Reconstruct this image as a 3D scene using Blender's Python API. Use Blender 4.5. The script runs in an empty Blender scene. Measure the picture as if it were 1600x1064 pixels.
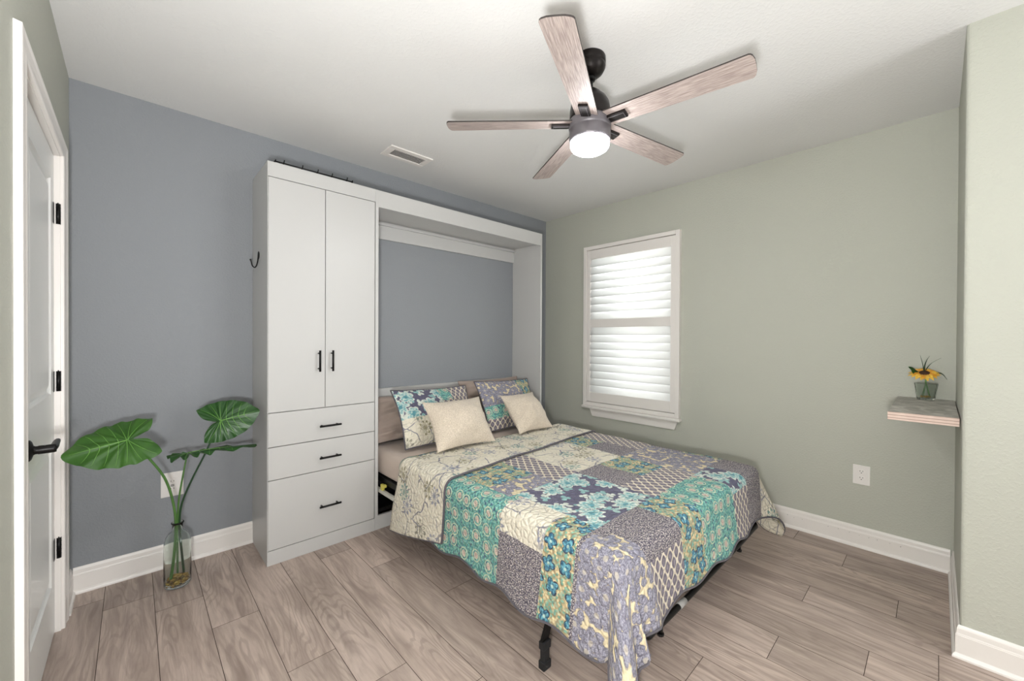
import bpy, bmesh, math, random
from mathutils import Vector, Matrix, noise as mnoise
from math import sin, cos, pi, sqrt, radians, atan2, hypot

scene = bpy.context.scene
COL = scene.collection
random.seed(7)

# ------------------------------------------------------------------ camera
cam_d = bpy.data.cameras.new('camera')
cam = bpy.data.objects.new('camera', cam_d)
COL.objects.link(cam)
cam_d.sensor_fit = 'HORIZONTAL'
cam_d.sensor_width = 36.0
cam_d.lens = 626.32 / 1600.0 * 36.0
cam_d.clip_start = 0.02
CAM = Vector((-3.1579, -2.8363, 1.24))
FW = Vector((0.68596621, 0.72760534, -0.00638996))
RT = Vector((0.72763294, -0.68594912, 0.00490988))
UP = Vector((0.00081073, 0.00801755, 0.99996753))
m = Matrix((RT, UP, -FW)).transposed().to_4x4()
m.translation = CAM
cam.matrix_world = m
scene.camera = cam

# ------------------------------------------------------------------ world and light
world = bpy.data.worlds.new('world')
scene.world = world
world.use_nodes = True
wb = world.node_tree.nodes['Background']
wb.inputs[0].default_value = (0.97, 0.985, 1.0, 1)
wb.inputs[1].default_value = 0.25

def lamp(name, kind, loc, energy, color=(1, 1, 1), target=None, **kw):
    d = bpy.data.lights.new(name, kind)
    d.energy = energy
    d.color = color
    for k, v in kw.items():
        setattr(d, k, v)
    o = bpy.data.objects.new(name, d)
    COL.objects.link(o)
    o.location = loc
    if target is not None:
        o.rotation_euler = (Vector(target) - Vector(loc)).to_track_quat('-Z', 'Y').to_euler()
    return o

# photographer's flash beside the lens (its shadows show round the fan blades)
lamp('camera_flash', 'POINT', (-3.27, -2.85, 1.04), 60.0, (1.0, 1.0, 1.0), shadow_soft_size=0.07)
# added fill lamp behind the camera, brightens the left wall and door
lamp('rear_fill', 'AREA', (-1.0, -4.15, 1.45), 21.0, (0.97, 0.985, 1.0), target=(-3.3, -1.0, 1.2), shape='RECTANGLE', size=1.0, size_y=2.0)
# added fill lamp beside the flash, aimed up to brighten the ceiling
lamp('ceiling_fill', 'AREA', (-3.27, -2.80, 0.98), 22.0, (0.98, 0.99, 1.0), target=(-3.02, -2.4, 2.46), shape='DISK', size=0.14)
# daylight outside the window
lamp('window_daylight', 'AREA', (1.3, -0.98, 1.75), 260.0, (0.93, 0.975, 1.0), target=(0, -0.98, 1.33), shape='RECTANGLE', size=2.6, size_y=2.4)

scene.view_settings.view_transform = 'Standard'
scene.view_settings.look = 'None'
scene.view_settings.gamma = 1.0
scene.view_settings.use_curve_mapping = False
scene.view_settings.exposure = 0.45

# ------------------------------------------------------------------ node helpers
def srgb(r, g, b):
    def f(c):
        c /= 255.0
        return c / 12.92 if c <= 0.04045 else ((c + 0.055) / 1.055) ** 2.4
    return (f(r), f(g), f(b), 1.0)

class NT:
    def __init__(s, name):
        s.m = bpy.data.materials.new(name)
        s.m.use_nodes = True
        s.t = s.m.node_tree
        s.b = s.t.nodes['Principled BSDF']
    def n(s, kind, **kw):
        x = s.t.nodes.new(kind)
        for k, v in kw.items():
            setattr(x, k, v)
        return x
    def put(s, sock, v):
        if isinstance(v, bpy.types.NodeSocket):
            s.t.links.new(v, sock)
        elif v is not None:
            if hasattr(sock.default_value, '__len__') and not hasattr(v, '__len__'):
                v = (v,) * len(sock.default_value)
            if hasattr(sock.default_value, '__len__') and len(v) != len(sock.default_value):
                v = tuple(v)[:len(sock.default_value)]
            sock.default_value = v
    def math(s, op, a, b=None, c=None):
        x = s.n('ShaderNodeMath', operation=op)
        s.put(x.inputs[0], a)
        if b is not None: s.put(x.inputs[1], b)
        if c is not None: s.put(x.inputs[2], c)
        return x.outputs[0]
    def vmath(s, op, a, b=None, out=0):
        x = s.n('ShaderNodeVectorMath', operation=op)
        s.put(x.inputs[0], a)
        if b is not None:
            if op == 'SCALE': s.put(x.inputs[3], b)
            else: s.put(x.inputs[1], b)
        return x.outputs[out]
    def mix(s, f, a, b):
        x = s.n('ShaderNodeMix', data_type='RGBA')
        s.put(x.inputs[0], f); s.put(x.inputs[6], a); s.put(x.inputs[7], b)
        return x.outputs[2]
    def step(s, v, e0, e1):
        x = s.n('ShaderNodeMapRange', interpolation_type='SMOOTHSTEP')
        s.put(x.inputs[0], v); x.inputs[1].default_value = e0; x.inputs[2].default_value = e1
        return x.outputs[0]
    def noise(s, vec, scale, detail=2.0, rough=0.5, dist=0.0, col=False):
        x = s.n('ShaderNodeTexNoise')
        s.put(x.inputs['Vector'], vec)
        x.inputs['Scale'].default_value = scale; x.inputs['Detail'].default_value = detail
        x.inputs['Roughness'].default_value = rough; x.inputs['Distortion'].default_value = dist
        return x.outputs['Color'] if col else x.outputs['Fac']
    def voro(s, vec, scale, feature='F1', rnd=1.0):
        x = s.n('ShaderNodeTexVoronoi', feature=feature, voronoi_dimensions='2D')
        s.put(x.inputs['Vector'], vec)
        x.inputs['Scale'].default_value = scale
        x.inputs['Randomness'].default_value = rnd
        return x
    def sep(s, v):
        x = s.n('ShaderNodeSeparateXYZ'); s.put(x.inputs[0], v); return x.outputs
    def comb(s, a, b, c=0.0):
        x = s.n('ShaderNodeCombineXYZ'); s.put(x.inputs[0], a); s.put(x.inputs[1], b); s.put(x.inputs[2], c); return x.outputs[0]
    def uv(s):
        return s.n('ShaderNodeTexCoord').outputs['UV']
    def obj(s):
        return s.n('ShaderNodeTexCoord').outputs['Object']
    def geo(s):
        return s.n('ShaderNodeNewGeometry').outputs['Position']
    def bump(s, h, strength=0.3, dist=0.01):
        x = s.n('ShaderNodeBump')
        x.inputs['Strength'].default_value = strength; x.inputs['Distance'].default_value = dist
        s.put(x.inputs['Height'], h)
        s.t.links.new(x.outputs[0], s.b.inputs['Normal'])
    def col(s, c): s.put(s.b.inputs['Base Color'], c)
    def set(s, **kw):
        for k, v in kw.items():
            s.put(s.b.inputs[k.replace('_', ' ')], v)
        return s

def plain(name, rgb, rough=0.5, metal=0.0, spec=0.5, bump=None):
    k = NT(name)
    k.col(srgb(*rgb)); k.set(Roughness=rough, Metallic=metal)
    k.b.inputs['Specular IOR Level'].default_value = spec
    nz = k.noise(k.obj(), 14.0, 3.0)
    k.put(k.b.inputs['Roughness'], k.math('ADD', k.math('MULTIPLY', nz, 0.06), rough - 0.03))
    if bump:
        k.bump(k.noise(k.obj(), bump[0], 3.0), bump[1], 0.003)
    return k.m

def wall_paint(name, rgb, s1=95.0, strength=0.35):
    k = NT(name)
    p = k.geo()
    nz = k.noise(p, 2.0, 3.0)
    c = srgb(*rgb)
    k.col(k.mix(nz, [x * 0.975 for x in c[:3]] + [1], [min(1, x * 1.025) for x in c[:3]] + [1]))
    k.set(Roughness=0.62)
    k.b.inputs['Specular IOR Level'].default_value = 0.3
    h1 = k.step(k.noise(p, s1, 2.0, 0.5), 0.42, 0.72)
    h2 = k.noise(p, s1 * 2.6, 2.0)
    k.bump(k.math('ADD', h1, k.math('MULTIPLY', h2, 0.3)), strength, 0.003)
    return k.m

M = {}
M['blue'] = wall_paint('blue_wall_paint', (144, 147, 151), strength=0.22)
M['green'] = wall_paint('sage_wall_paint', (188, 189, 178), strength=0.22)
M['ceil'] = wall_paint('ceiling_paint', (226, 225, 223), 80.0, 0.2)
M['trim'] = plain('white_trim_paint', (238, 233, 228), 0.35)
M['door'] = plain('white_door_paint', (236, 236, 234), 0.3)
M['lam'] = plain('white_laminate', (196, 195, 193), 0.38)
M['lamside'] = M['lam']
M['gap'] = plain('shadow_gap_dark', (70, 64, 58), 0.8)
M['black'] = plain('black_metal', (22, 21, 21), 0.38, 0.6)
M['blackmat'] = plain('black_matte', (20, 20, 22), 0.7)
M['bronze'] = plain('dark_bronze_metal', (40, 36, 35), 0.35, 0.7)
M['pewter'] = plain('dark_pewter_metal', (104, 100, 104), 0.4, 0.25)
M['plastic'] = plain('white_plastic', (236, 232, 228), 0.3)
M['slot'] = plain('outlet_slot', (60, 55, 52), 0.6)
M['greyplastic'] = plain('grey_label', (150, 148, 145), 0.5)
M['ventgap'] = plain('vent_dark', (95, 95, 92), 0.8)
M['steel'] = plain('pale_steel_bar', (205, 202, 192), 0.4)
M['yellow'] = plain('yellow_clip', (200, 190, 90), 0.5)

def floor_mat():
    k = NT('grey_oak_laminate')
    u = k.uv()
    a = k.n('ShaderNodeAttribute', attribute_name='rnd').outputs['Fac']
    s = k.sep(u)
    vec = k.comb(k.math('MULTIPLY', s[0], 16.0), k.math('MULTIPLY', s[1], 1.15))
    warp = k.noise(k.comb(k.math('MULTIPLY', s[0], 7.0), k.math('MULTIPLY', s[1], 1.1)), 1.0, 2.0, 0.5)
    vec2 = k.vmath('ADD', vec, k.comb(k.math('MULTIPLY', warp, 3.2), 0.0))
    # cathedral grain: contour lines of a stretched field
    fld = k.noise(k.comb(k.math('MULTIPLY', s[0], 6.5), k.math('MULTIPLY', s[1], 0.95)), 1.0, 2.0, 0.45)
    fine = k.noise(k.comb(k.math('MULTIPLY', s[0], 60.0), k.math('MULTIPLY', s[1], 5.0)), 1.0, 2.0, 0.5)
    ph = k.math('ADD', k.math('MULTIPLY', fld, 150.0), k.math('ADD', k.math('MULTIPLY', s[0], 90.0), k.math('MULTIPLY', fine, 5.0)))
    rings = k.math('ADD', 0.5, k.math('MULTIPLY', k.math('SINE', ph), 0.5))
    g1 = k.noise(vec2, 1.6, 6.0, 0.62)
    g2 = k.noise(k.comb(k.math('MULTIPLY', s[0], 170.0), k.math('MULTIPLY', s[1], 7.0)), 1.0, 3.0, 0.6)
    blotch = k.noise(k.comb(k.math('MULTIPLY', s[0], 11.0), k.math('MULTIPLY', s[1], 2.0)), 1.0, 3.0, 0.55)
    base = k.mix(k.step(g1, 0.30, 0.72), srgb(150, 134, 124), srgb(190, 173, 162))
    rmask = k.step(k.noise(k.comb(k.math('MULTIPLY', s[0], 5.0), k.math('MULTIPLY', s[1], 1.3), 4.0), 1.0, 1.0), 0.35, 0.65)
    base = k.mix(k.math('MULTIPLY', k.math('MULTIPLY', k.step(rings, 0.55, 0.95), k.math('ADD', 0.10, k.math('MULTIPLY', rmask, 0.34))), 0.85), base, srgb(118, 102, 94))
    base = k.mix(k.math('MULTIPLY', k.step(blotch, 0.54, 0.75), 0.55), base, srgb(132, 116, 108))
    base = k.mix(k.math('MULTIPLY', k.step(g2, 0.52, 0.8), 0.32), base, srgb(116, 101, 93))
    tone = k.math('ADD', 0.95, k.math('MULTIPLY', a, 0.24))
    k.col(k.vmath('MULTIPLY', base, k.comb(tone, tone, tone)))
    k.put(k.b.inputs['Roughness'], k.math('ADD', 0.38, k.math('MULTIPLY', g2, 0.16)))
    k.b.inputs['Specular IOR Level'].default_value = 0.4
    k.bump(g2, 0.12, 0.001)
    return k.m
M['floor'] = floor_mat()
M['floorgap'] = plain('plank_gap', (70, 56, 48), 0.9)

def blade_mat():
    k = NT('weathered_oak_blade')
    s = k.sep(k.obj())
    g = k.noise(k.comb(k.math('MULTIPLY', s[0], 14.0), k.math('MULTIPLY', s[1], 240.0), 0.0), 1.0, 4.0, 0.6)
    g2 = k.noise(k.comb(k.math('MULTIPLY', s[0], 5.0), k.math('MULTIPLY', s[1], 40.0), 3.0), 1.0, 2.0)
    c = k.mix(k.step(g, 0.3, 0.7), srgb(142, 127, 122), srgb(192, 178, 171))
    c = k.mix(k.math('MULTIPLY', k.step(g2, 0.45, 0.75), 0.35), c, srgb(150, 134, 128))
    k.col(c); k.set(Roughness=0.5)
    return k.m
M['blade'] = blade_mat()
M['bladeedge'] = plain('blade_dark_edge', (52, 46, 44), 0.5)

def shelf_mat():
    k = NT('weathered_shelf_top')
    p = k.obj()
    n1 = k.noise(p, 9.0, 5.0, 0.65, 1.5)
    n2 = k.noise(p, 45.0, 3.0, 0.6)
    c = k.mix(k.step(n1, 0.35, 0.68), srgb(150, 147, 140), srgb(205, 202, 194))
    c = k.mix(k.math('MULTIPLY', k.step(n2, 0.5, 0.75), 0.4), c, srgb(172, 158, 148))
    k.col(c); k.set(Roughness=0.55)
    return k.m
M['shelf'] = shelf_mat()
def shelf_edge():
    k = NT('pink_layered_edge')
    s = k.sep(k.obj())
    st = k.math('FRACT', k.math('MULTIPLY', s[2], 80.0))
    nz = k.noise(k.obj(), 30.0, 3.0)
    c = k.mix(nz, srgb(205, 178, 165), srgb(228, 208, 196))
    k.col(k.mix(k.math('MULTIPLY', k.step(st, 0.72, 0.82), 0.75), c, srgb(140, 110, 98)))
    k.set(Roughness=0.6)
    return k.m
M['shelfedge'] = shelf_edge()

def emit(name, rgb, strength):
    k = NT(name)
    k.col(srgb(*rgb))
    k.set(Emission_Color=srgb(*rgb))
    k.b.inputs['Emission Strength'].default_value = strength
    return k.m
M['lampglow'] = emit('frosted_lamp_glow', (250, 252, 255), 60.0)

def glass(name, tint=(1, 1, 1), ior=1.45):
    k = NT(name)
    k.col((*tint, 1)); k.set(Roughness=0.02)
    k.b.inputs['Transmission Weight'].default_value = 1.0
    k.b.inputs['IOR'].default_value = ior
    return k.m
M['glass'] = glass('clear_green_glass', (0.93, 0.98, 0.95))
def pane():
    k = NT('window_glass')
    t = k.n('ShaderNodeBsdfTransparent'); g = k.n('ShaderNodeBsdfGlossy'); g.inputs['Roughness'].default_value = 0.02
    f = k.n('ShaderNodeFresnel'); f.inputs[0].default_value = 1.45
    x = k.n('ShaderNodeMixShader')
    k.t.links.new(f.outputs[0], x.inputs[0]); k.t.links.new(t.outputs[0], x.inputs[1]); k.t.links.new(g.outputs[0], x.inputs[2])
    k.t.links.new(x.outputs[0], k.t.nodes['Material Output'].inputs[0])
    return k.m
M['pane'] = pane()
def louver_mat():
    k = NT('white_louver_vinyl')
    k.col(srgb(240, 240, 238)); k.set(Roughness=0.35)
    t = k.n('ShaderNodeBsdfTranslucent'); t.inputs[0].default_value = srgb(250, 250, 248)
    x = k.n('ShaderNodeMixShader'); x.inputs[0].default_value = 0.26
    k.t.links.new(k.b.outputs[0], x.inputs[1]); k.t.links.new(t.outputs[0], x.inputs[2])
    k.t.links.new(x.outputs[0], k.t.nodes['Material Output'].inputs[0])
    return k.m
M['louver'] = louver_mat()

def cloth(name, rgb, scale=900.0, wr=0.2):
    k = NT(name)
    p = k.obj()
    c = srgb(*rgb)
    nz = k.noise(p, 7.0, 3.0)
    k.col(k.mix(nz, [x * 0.94 for x in c[:3]] + [1], [x * 1.06 for x in c[:3]] + [1]))
    k.set(Roughness=0.9); k.b.inputs['Sheen Weight'].default_value = 0.15
    k.b.inputs['Specular IOR Level'].default_value = 0.2
    k.bump(k.math('ADD', k.noise(p, scale, 2.0), k.math('MULTIPLY', k.noise(p, 22.0, 3.0), 4.0)), wr, 0.002)
    return k.m
M['taupe'] = cloth('taupe_cotton', (166, 150, 140))
M['sheet'] = cloth('taupe_fitted_sheet', (196, 180, 168))
def sherpa():
    k = NT('cream_sherpa')
    p = k.obj()
    n1 = k.noise(p, 170.0, 3.0, 0.6); n2 = k.noise(p, 60.0, 3.0, 0.6)
    k.col(k.mix(k.step(n1, 0.3, 0.7), srgb(196, 182, 164), srgb(228, 215, 198)))
    k.set(Roughness=0.95); k.b.inputs['Sheen Weight'].default_value = 0.3
    k.b.inputs['Specular IOR Level'].default_value = 0.1
    k.bump(k.math('ADD', n1, n2), 0.55, 0.006)
    return k.m
M['sherpa'] = sherpa()

# ---- patchwork prints, all in cloth metres (UV)
def print_mat(name, fn):
    k = NT(name)
    u = k.uv()
    k.col(fn(k, u))
    k.set(Roughness=0.92)
    k.b.inputs['Specular IOR Level'].default_value = 0.15
    k.b.inputs['Sheen Weight'].default_value = 0.1
    v = k.voro(k.vmath('ADD', u, k.vmath('SCALE', k.noise(u, 30.0, 2.0, col=True), 0.012)), 34.0, 'DISTANCE_TO_EDGE')
    st = k.step(v.outputs['Distance'], 0.0, 0.30)
    k.bump(k.math('ADD', st, k.math('MULTIPLY', k.noise(u, 120.0, 3.0), 0.5)), 0.6, 0.008)
    return k.m
def warp(k, u, sc, amt):
    n = k.vmath('SUBTRACT', k.noise(u, sc, 2.0, col=True), (0.5, 0.5, 0.5))
    return k.vmath('ADD', u, k.vmath('SCALE', n, amt))
def polar(k, u, scale, rnd, petals, depth, rot=0.7):
    """cell-centred petal distance: <1 inside the flower; plus radius and cell colour"""
    v = k.voro(u, scale, 'F1', rnd)
    loc = k.vmath('SUBTRACT', k.vmath('SCALE', u, scale), k.vmath('SCALE', v.outputs['Position'], scale))
    s = k.sep(loc)
    ang = k.math('ARCTAN2', s[1], s[0])
    cs = k.sep(v.outputs['Color'])
    ph = k.math('MULTIPLY', cs[0], 6.28)
    r = k.vmath('LENGTH', loc, out=1)
    pet = k.math('ADD', 1.0 - depth, k.math('MULTIPLY', k.math('ABSOLUTE', k.math('COSINE', k.math('ADD', k.math('MULTIPLY', ang, petals / 2.0), ph))), depth))
    return k.math('DIVIDE', r, pet), r, cs
def P_teal(k, u):
    w = warp(k, u, 40.0, 0.006)
    v = k.voro(w, 12.5, 'F1', 0.5)
    d = k.math('MULTIPLY', v.outputs['Distance'], 1.12)
    n = k.noise(u, 95.0, 2.0, 0.6); n2 = k.noise(u, 60.0, 2.0)
    c = k.mix(k.step(n, 0.42, 0.62), srgb(78, 142, 138), srgb(140, 190, 180))
    c = k.mix(k.math('MULTIPLY', k.step(n2, 0.56, 0.64), 0.85), c, srgb(74, 84, 118))
    v2 = k.voro(w, 46.0, 'F1', 1.0)
    c = k.mix(k.math('MULTIPLY', k.math('SUBTRACT', 1.0, k.step(v2.outputs['Distance'], 0.18, 0.3)), 0.55), c, srgb(150, 200, 170))
    ring = k.math('MULTIPLY', k.step(d, 0.31, 0.35), k.math('SUBTRACT', 1.0, k.step(d, 0.38, 0.42)))
    c = k.mix(k.math('MULTIPLY', ring, 0.85), c, srgb(214, 220, 190))
    c = k.mix(k.math('SUBTRACT', 1.0, k.step(d, 0.20, 0.25)), c, srgb(206, 196, 178))
    c = k.mix(k.math('MULTIPLY', k.math('SUBTRACT', 1.0, k.step(d, 0.10, 0.16)), 0.8), c, srgb(172, 140, 136))
    ring2 = k.math('MULTIPLY', k.step(d, 0.05, 0.07), k.math('SUBTRACT', 1.0, k.step(d, 0.09, 0.11)))
    return k.mix(ring2, c, srgb(214, 200, 186))
def P_speck(k, u):
    w = warp(k, u, 60.0, 0.012)
    v = k.voro(w, 120.0, 'DISTANCE_TO_EDGE')
    n = k.noise(u, 130.0, 2.0, 0.6)
    f = k.math('MULTIPLY', k.step(v.outputs['Distance'], 0.10, 0.2), k.step(n, 0.42, 0.52))
    c = k.mix(k.noise(u, 12.0), srgb(76, 71, 86), srgb(96, 91, 104))
    return k.mix(f, c, srgb(198, 190, 184))
def P_branch(k, u):
    w = warp(k, u, 7.0, 0.10)
    v = k.voro(w, 6.5, 'DISTANCE_TO_EDGE', 1.0)
    n = k.noise(u, 9.0, 2.0)
    c = k.mix(n, srgb(224, 216, 196), srgb(232, 226, 210))
    line = k.math('MULTIPLY', k.math('SUBTRACT', 1.0, k.step(v.outputs['Distance'], 0.012, 0.03)), k.step(k.noise(u, 8.0, 1.0), 0.40, 0.5))
    c = k.mix(k.math('MULTIPLY', line, 0.85), c, srgb(112, 112, 130))
    # leaf sprays: outlined fronds in olive and slate
    f, r, cs = polar(k, warp(k, u, 30.0, 0.02), 8.0, 1.0, 9.0, 0.75)
    out = k.math('MULTIPLY', k.step(f, 0.26, 0.30), k.math('SUBTRACT', 1.0, k.step(f, 0.40, 0.44)))
    inner = k.math('SUBTRACT', 1.0, k.step(f, 0.12, 0.2))
    hue = k.mix(k.step(cs[1], 0.45, 0.55), srgb(134, 128, 92), srgb(126, 132, 156))
    hue = k.mix(k.step(cs[2], 0.7, 0.75), hue, srgb(92, 140, 134))
    sh = k.step(cs[0], 0.30, 0.36)
    c = k.mix(k.math('MULTIPLY', k.math('MULTIPLY', k.math('MAXIMUM', out, inner), sh), 0.8), c, hue)
    v2 = k.voro(warp(k, u, 14.0, 0.05), 19.0, 'DISTANCE_TO_EDGE', 1.0)
    fine = k.math('MULTIPLY', k.math('SUBTRACT', 1.0, k.step(v2.outputs['Distance'], 0.02, 0.06)), k.step(k.noise(u, 11.0, 1.0), 0.44, 0.54))
    return k.mix(k.math('MULTIPLY', fine, 0.6), c, srgb(150, 146, 140))
def P_flower(k, u):
    w = warp(k, u, 50.0, 0.008)
    v = k.voro(w, 85.0, 'F1', 1.0)
    cs = k.sep(v.outputs['Color'])
    c = k.mix(k.step(cs[0], 0.5, 0.55), srgb(216, 202, 162), srgb(126, 172, 152))
    c = k.mix(k.math('MULTIPLY', k.step(k.noise(u, 30.0), 0.50, 0.58), 0.65), c, srgb(112, 160, 148))
    c = k.mix(k.math('MULTIPLY', k.step(v.outputs['Distance'], 0.36, 0.52), 0.6), c, srgb(168, 138, 100))
    f, r, cs2 = polar(k, w, 11.5, 0.6, 4.0, 0.42)
    rim = k.math('SUBTRACT', 1.0, k.step(f, 0.36, 0.40))
    ins = k.math('SUBTRACT', 1.0, k.step(k.math('ADD', f, k.math('MULTIPLY', k.math('SUBTRACT', k.noise(u, 70.0), 0.5), 0.2)), 0.30, 0.34))
    c = k.mix(rim, c, srgb(58, 60, 78))
    pet = k.mix(k.step(k.noise(u, 85.0), 0.40, 0.62), srgb(52, 96, 124), srgb(112, 172, 186))
    c = k.mix(ins, c, pet)
    return k.mix(k.math('SUBTRACT', 1.0, k.step(r, 0.06, 0.09)), c, srgb(180, 206, 196))
def P_blob(k, u):
    w = warp(k, u, 26.0, 0.022)
    n = k.noise(u, 190.0, 2.0, 0.6)
    lav = k.mix(k.step(n, 0.35, 0.65), srgb(118, 117, 132), srgb(170, 168, 180))
    nz = k.math('MULTIPLY', k.math('SUBTRACT', k.noise(u, 55.0, 2.0), 0.5), 0.35)
    f, r_, cs = polar(k, w, 13.0, 0.9, 5.0, 0.35, 0.0)          # flower heads
    v2 = k.voro(warp(k, u, 30.0, 0.02), 27.0, 'F1', 1.0)           # leaves
    d2 = k.math('ADD', v2.outputs['Distance'], nz)
    big = k.math('SUBTRACT', 1.0, k.step(k.math('ADD', f, nz), 0.48, 0.53))
    small = k.math('SUBTRACT', 1.0, k.step(d2, 0.40, 0.46))
    mk = k.math('MAXIMUM', big, small)
    c = k.mix(mk, srgb(220, 206, 172), lav)
    rim = k.math('MULTIPLY', k.step(d2, 0.34, 0.38), k.math('SUBTRACT', 1.0, k.step(d2, 0.44, 0.50)))
    rim2 = k.math('MULTIPLY', k.step(f, 0.44, 0.48), k.math('SUBTRACT', 1.0, k.step(f, 0.52, 0.57)))
    c = k.mix(k.math('MULTIPLY', k.math('MAXIMUM', rim, rim2), 0.55), c, srgb(102, 98, 112))
    return k.mix(k.math('MULTIPLY', k.math('SUBTRACT', 1.0, k.step(r_, 0.10, 0.16)), 0.6), c, srgb(206, 196, 176))
def P_trellis(k, u):
    s = k.sep(warp(k, u, 60.0, 0.003))
    a = k.math('MULTIPLY', s[0], 6.2832 / 0.050)
    b = k.math('MULTIPLY', s[1], 6.2832 / 0.064)
    f = k.math('MULTIPLY', k.math('SINE', a), k.math('SINE', b))
    f2 = k.math('ABSOLUTE', f)
    g = k.math('ADD', k.math('COSINE', a), k.math('COSINE', b))
    h = k.math('ABSOLUTE', g)
    c = k.mix(k.step(h, 0.42, 0.62), srgb(222, 212, 192), srgb(98, 92, 110))
    c = k.mix(k.math('MULTIPLY', k.step(h, 1.5, 1.75), 0.45), c, srgb(150, 142, 154))
    return k.mix(k.math('MULTIPLY', k.noise(u, 150.0), 0.25), c, srgb(200, 190, 180))
def P_slate(k, u):
    w = warp(k, u, 16.0, 0.05)
    f, r, cs = polar(k, w, 7.2, 0.8, 8.0, 0.40)
    c = k.mix(k.noise(u, 20.0), srgb(84, 82, 104), srgb(108, 106, 126))
    lf, lr, lc = polar(k, warp(k, u, 20.0, 0.03), 15.0, 1.0, 3.0, 0.7)
    leaf = k.math('SUBTRACT', 1.0, k.step(lf, 0.40, 0.46))
    c = k.mix(leaf, c, k.mix(k.step(lc[1], 0.45, 0.5), srgb(210, 216, 206), srgb(146, 186, 184)))
    n = k.noise(u, 75.0, 2.0)
    pet = k.mix(k.step(n, 0.4, 0.6), srgb(120, 172, 176), srgb(192, 212, 206))
    c = k.mix(k.math('SUBTRACT', 1.0, k.step(f, 0.42, 0.45)), c, srgb(214, 220, 210))
    c = k.mix(k.math('SUBTRACT', 1.0, k.step(f, 0.33, 0.36)), c, pet)
    return k.mix(k.math('SUBTRACT', 1.0, k.step(r, 0.08, 0.12)), c, srgb(96, 150, 160))
PR = {'A': print_mat('teal_medallion_print', P_teal), 'B': print_mat('grey_sprig_print', P_speck),
      'C': print_mat('cream_branch_print', P_branch), 'D': print_mat('blue_flower_print', P_flower),
      'E': print_mat('lavender_leaf_print', P_blob), 'F': print_mat('trellis_print', P_trellis),
      'G': print_mat('slate_bloom_print', P_slate)}
PK = 'ABCDEFG'
M['piping'] = cloth('slate_piping', (92, 88, 94))

def leaf_mat(name, c0, c1):
    k = NT(name)
    p = k.obj()
    k.col(k.mix(k.noise(p, 14.0, 3.0), srgb(*c0), srgb(*c1)))
    k.set(Roughness=0.38)
    return k.m
M['leaf'] = leaf_mat('leaf_green', (30, 74, 18), (66, 112, 34))
M['leafdark'] = leaf_mat('leaf_dark_green', (24, 62, 22), (46, 90, 34))
M['vein'] = leaf_mat('leaf_vein', (96, 150, 62), (128, 176, 88))
M['stem'] = leaf_mat('stem_green', (62, 104, 48), (92, 134, 68))
M['stemdark'] = leaf_mat('stem_dark_green', (24, 52, 30), (40, 78, 44))
def pebble_mat():
    k = NT('amber_pebbles')
    v = k.n('ShaderNodeTexVoronoi'); k.put(v.inputs['Vector'], k.obj()); v.inputs['Scale'].default_value = 75.0
    cs = k.sep(v.outputs['Color'])
    k.col(k.mix(cs[0], k.mix(cs[1], srgb(70, 46, 22), srgb(160, 116, 50)), srgb(206, 172, 96)))
    k.set(Roughness=0.2)
    return k.m
M['pebble'] = pebble_mat()
M['petal'] = leaf_mat('sunflower_yellow', (236, 176, 52), (250, 214, 96))
M['petal2'] = leaf_mat('sunflower_orange', (226, 140, 40), (240, 178, 60))
M['seed'] = plain('seed_brown', (66, 40, 24), 0.9, bump=(300.0, 0.6))

# ------------------------------------------------------------------ mesh helpers
def B(): return bmesh.new()
def obj(name, bm, mats, parent=None, smooth=False, loc=None):
    me = bpy.data.meshes.new(name)
    bm.normal_update()
    bm.to_mesh(me); bm.free()
    if not isinstance(mats, (list, tuple)): mats = [mats]
    for x in mats: me.materials.append(x)
    if smooth:
        for p in me.polygons: p.use_smooth = True
    o = bpy.data.objects.new(name, me)
    COL.objects.link(o)
    if parent is not None: o.parent = parent
    if loc is not None: o.location = loc
    return o
def tag(o, label=None, cat=None, group=None, kind=None):
    if label: o['label'] = label
    if cat: o['category'] = cat
    if group: o['group'] = group
    if kind: o['kind'] = kind
    return o
def thing(name, label, cat, loc=(0, 0, 0), group=None, rot=(0, 0, 0), kind=None):
    o = bpy.data.objects.new(name, None)
    o.empty_display_size = 0.05
    COL.objects.link(o)
    o.location = loc; o.rotation_euler = rot
    return tag(o, label, cat, group, kind)
def box(bm, x0, x1, y0, y1, z0, z1, bev=0.0, mi=0, segs=2):
    x0, x1 = sorted((x0, x1)); y0, y1 = sorted((y0, y1)); z0, z1 = sorted((z0, z1))
    r = bmesh.ops.create_cube(bm, size=1.0)
    vs = r['verts']
    for v in vs:
        v.co = Vector((x0 + (v.co.x + .5) * (x1 - x0), y0 + (v.co.y + .5) * (y1 - y0), z0 + (v.co.z + .5) * (z1 - z0)))
    fs = set(f for v in vs for f in v.link_faces)
    if bev > 0:
        es = list(set(e for v in vs for e in v.link_edges))
        rr = bmesh.ops.bevel(bm, geom=es, offset=bev, segments=segs, affect='EDGES', profile=0.5)
        fs |= set(rr['faces'])
    for f in fs:
        if f.is_valid: f.material_index = mi
    return [v for v in vs if v.is_valid]
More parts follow.
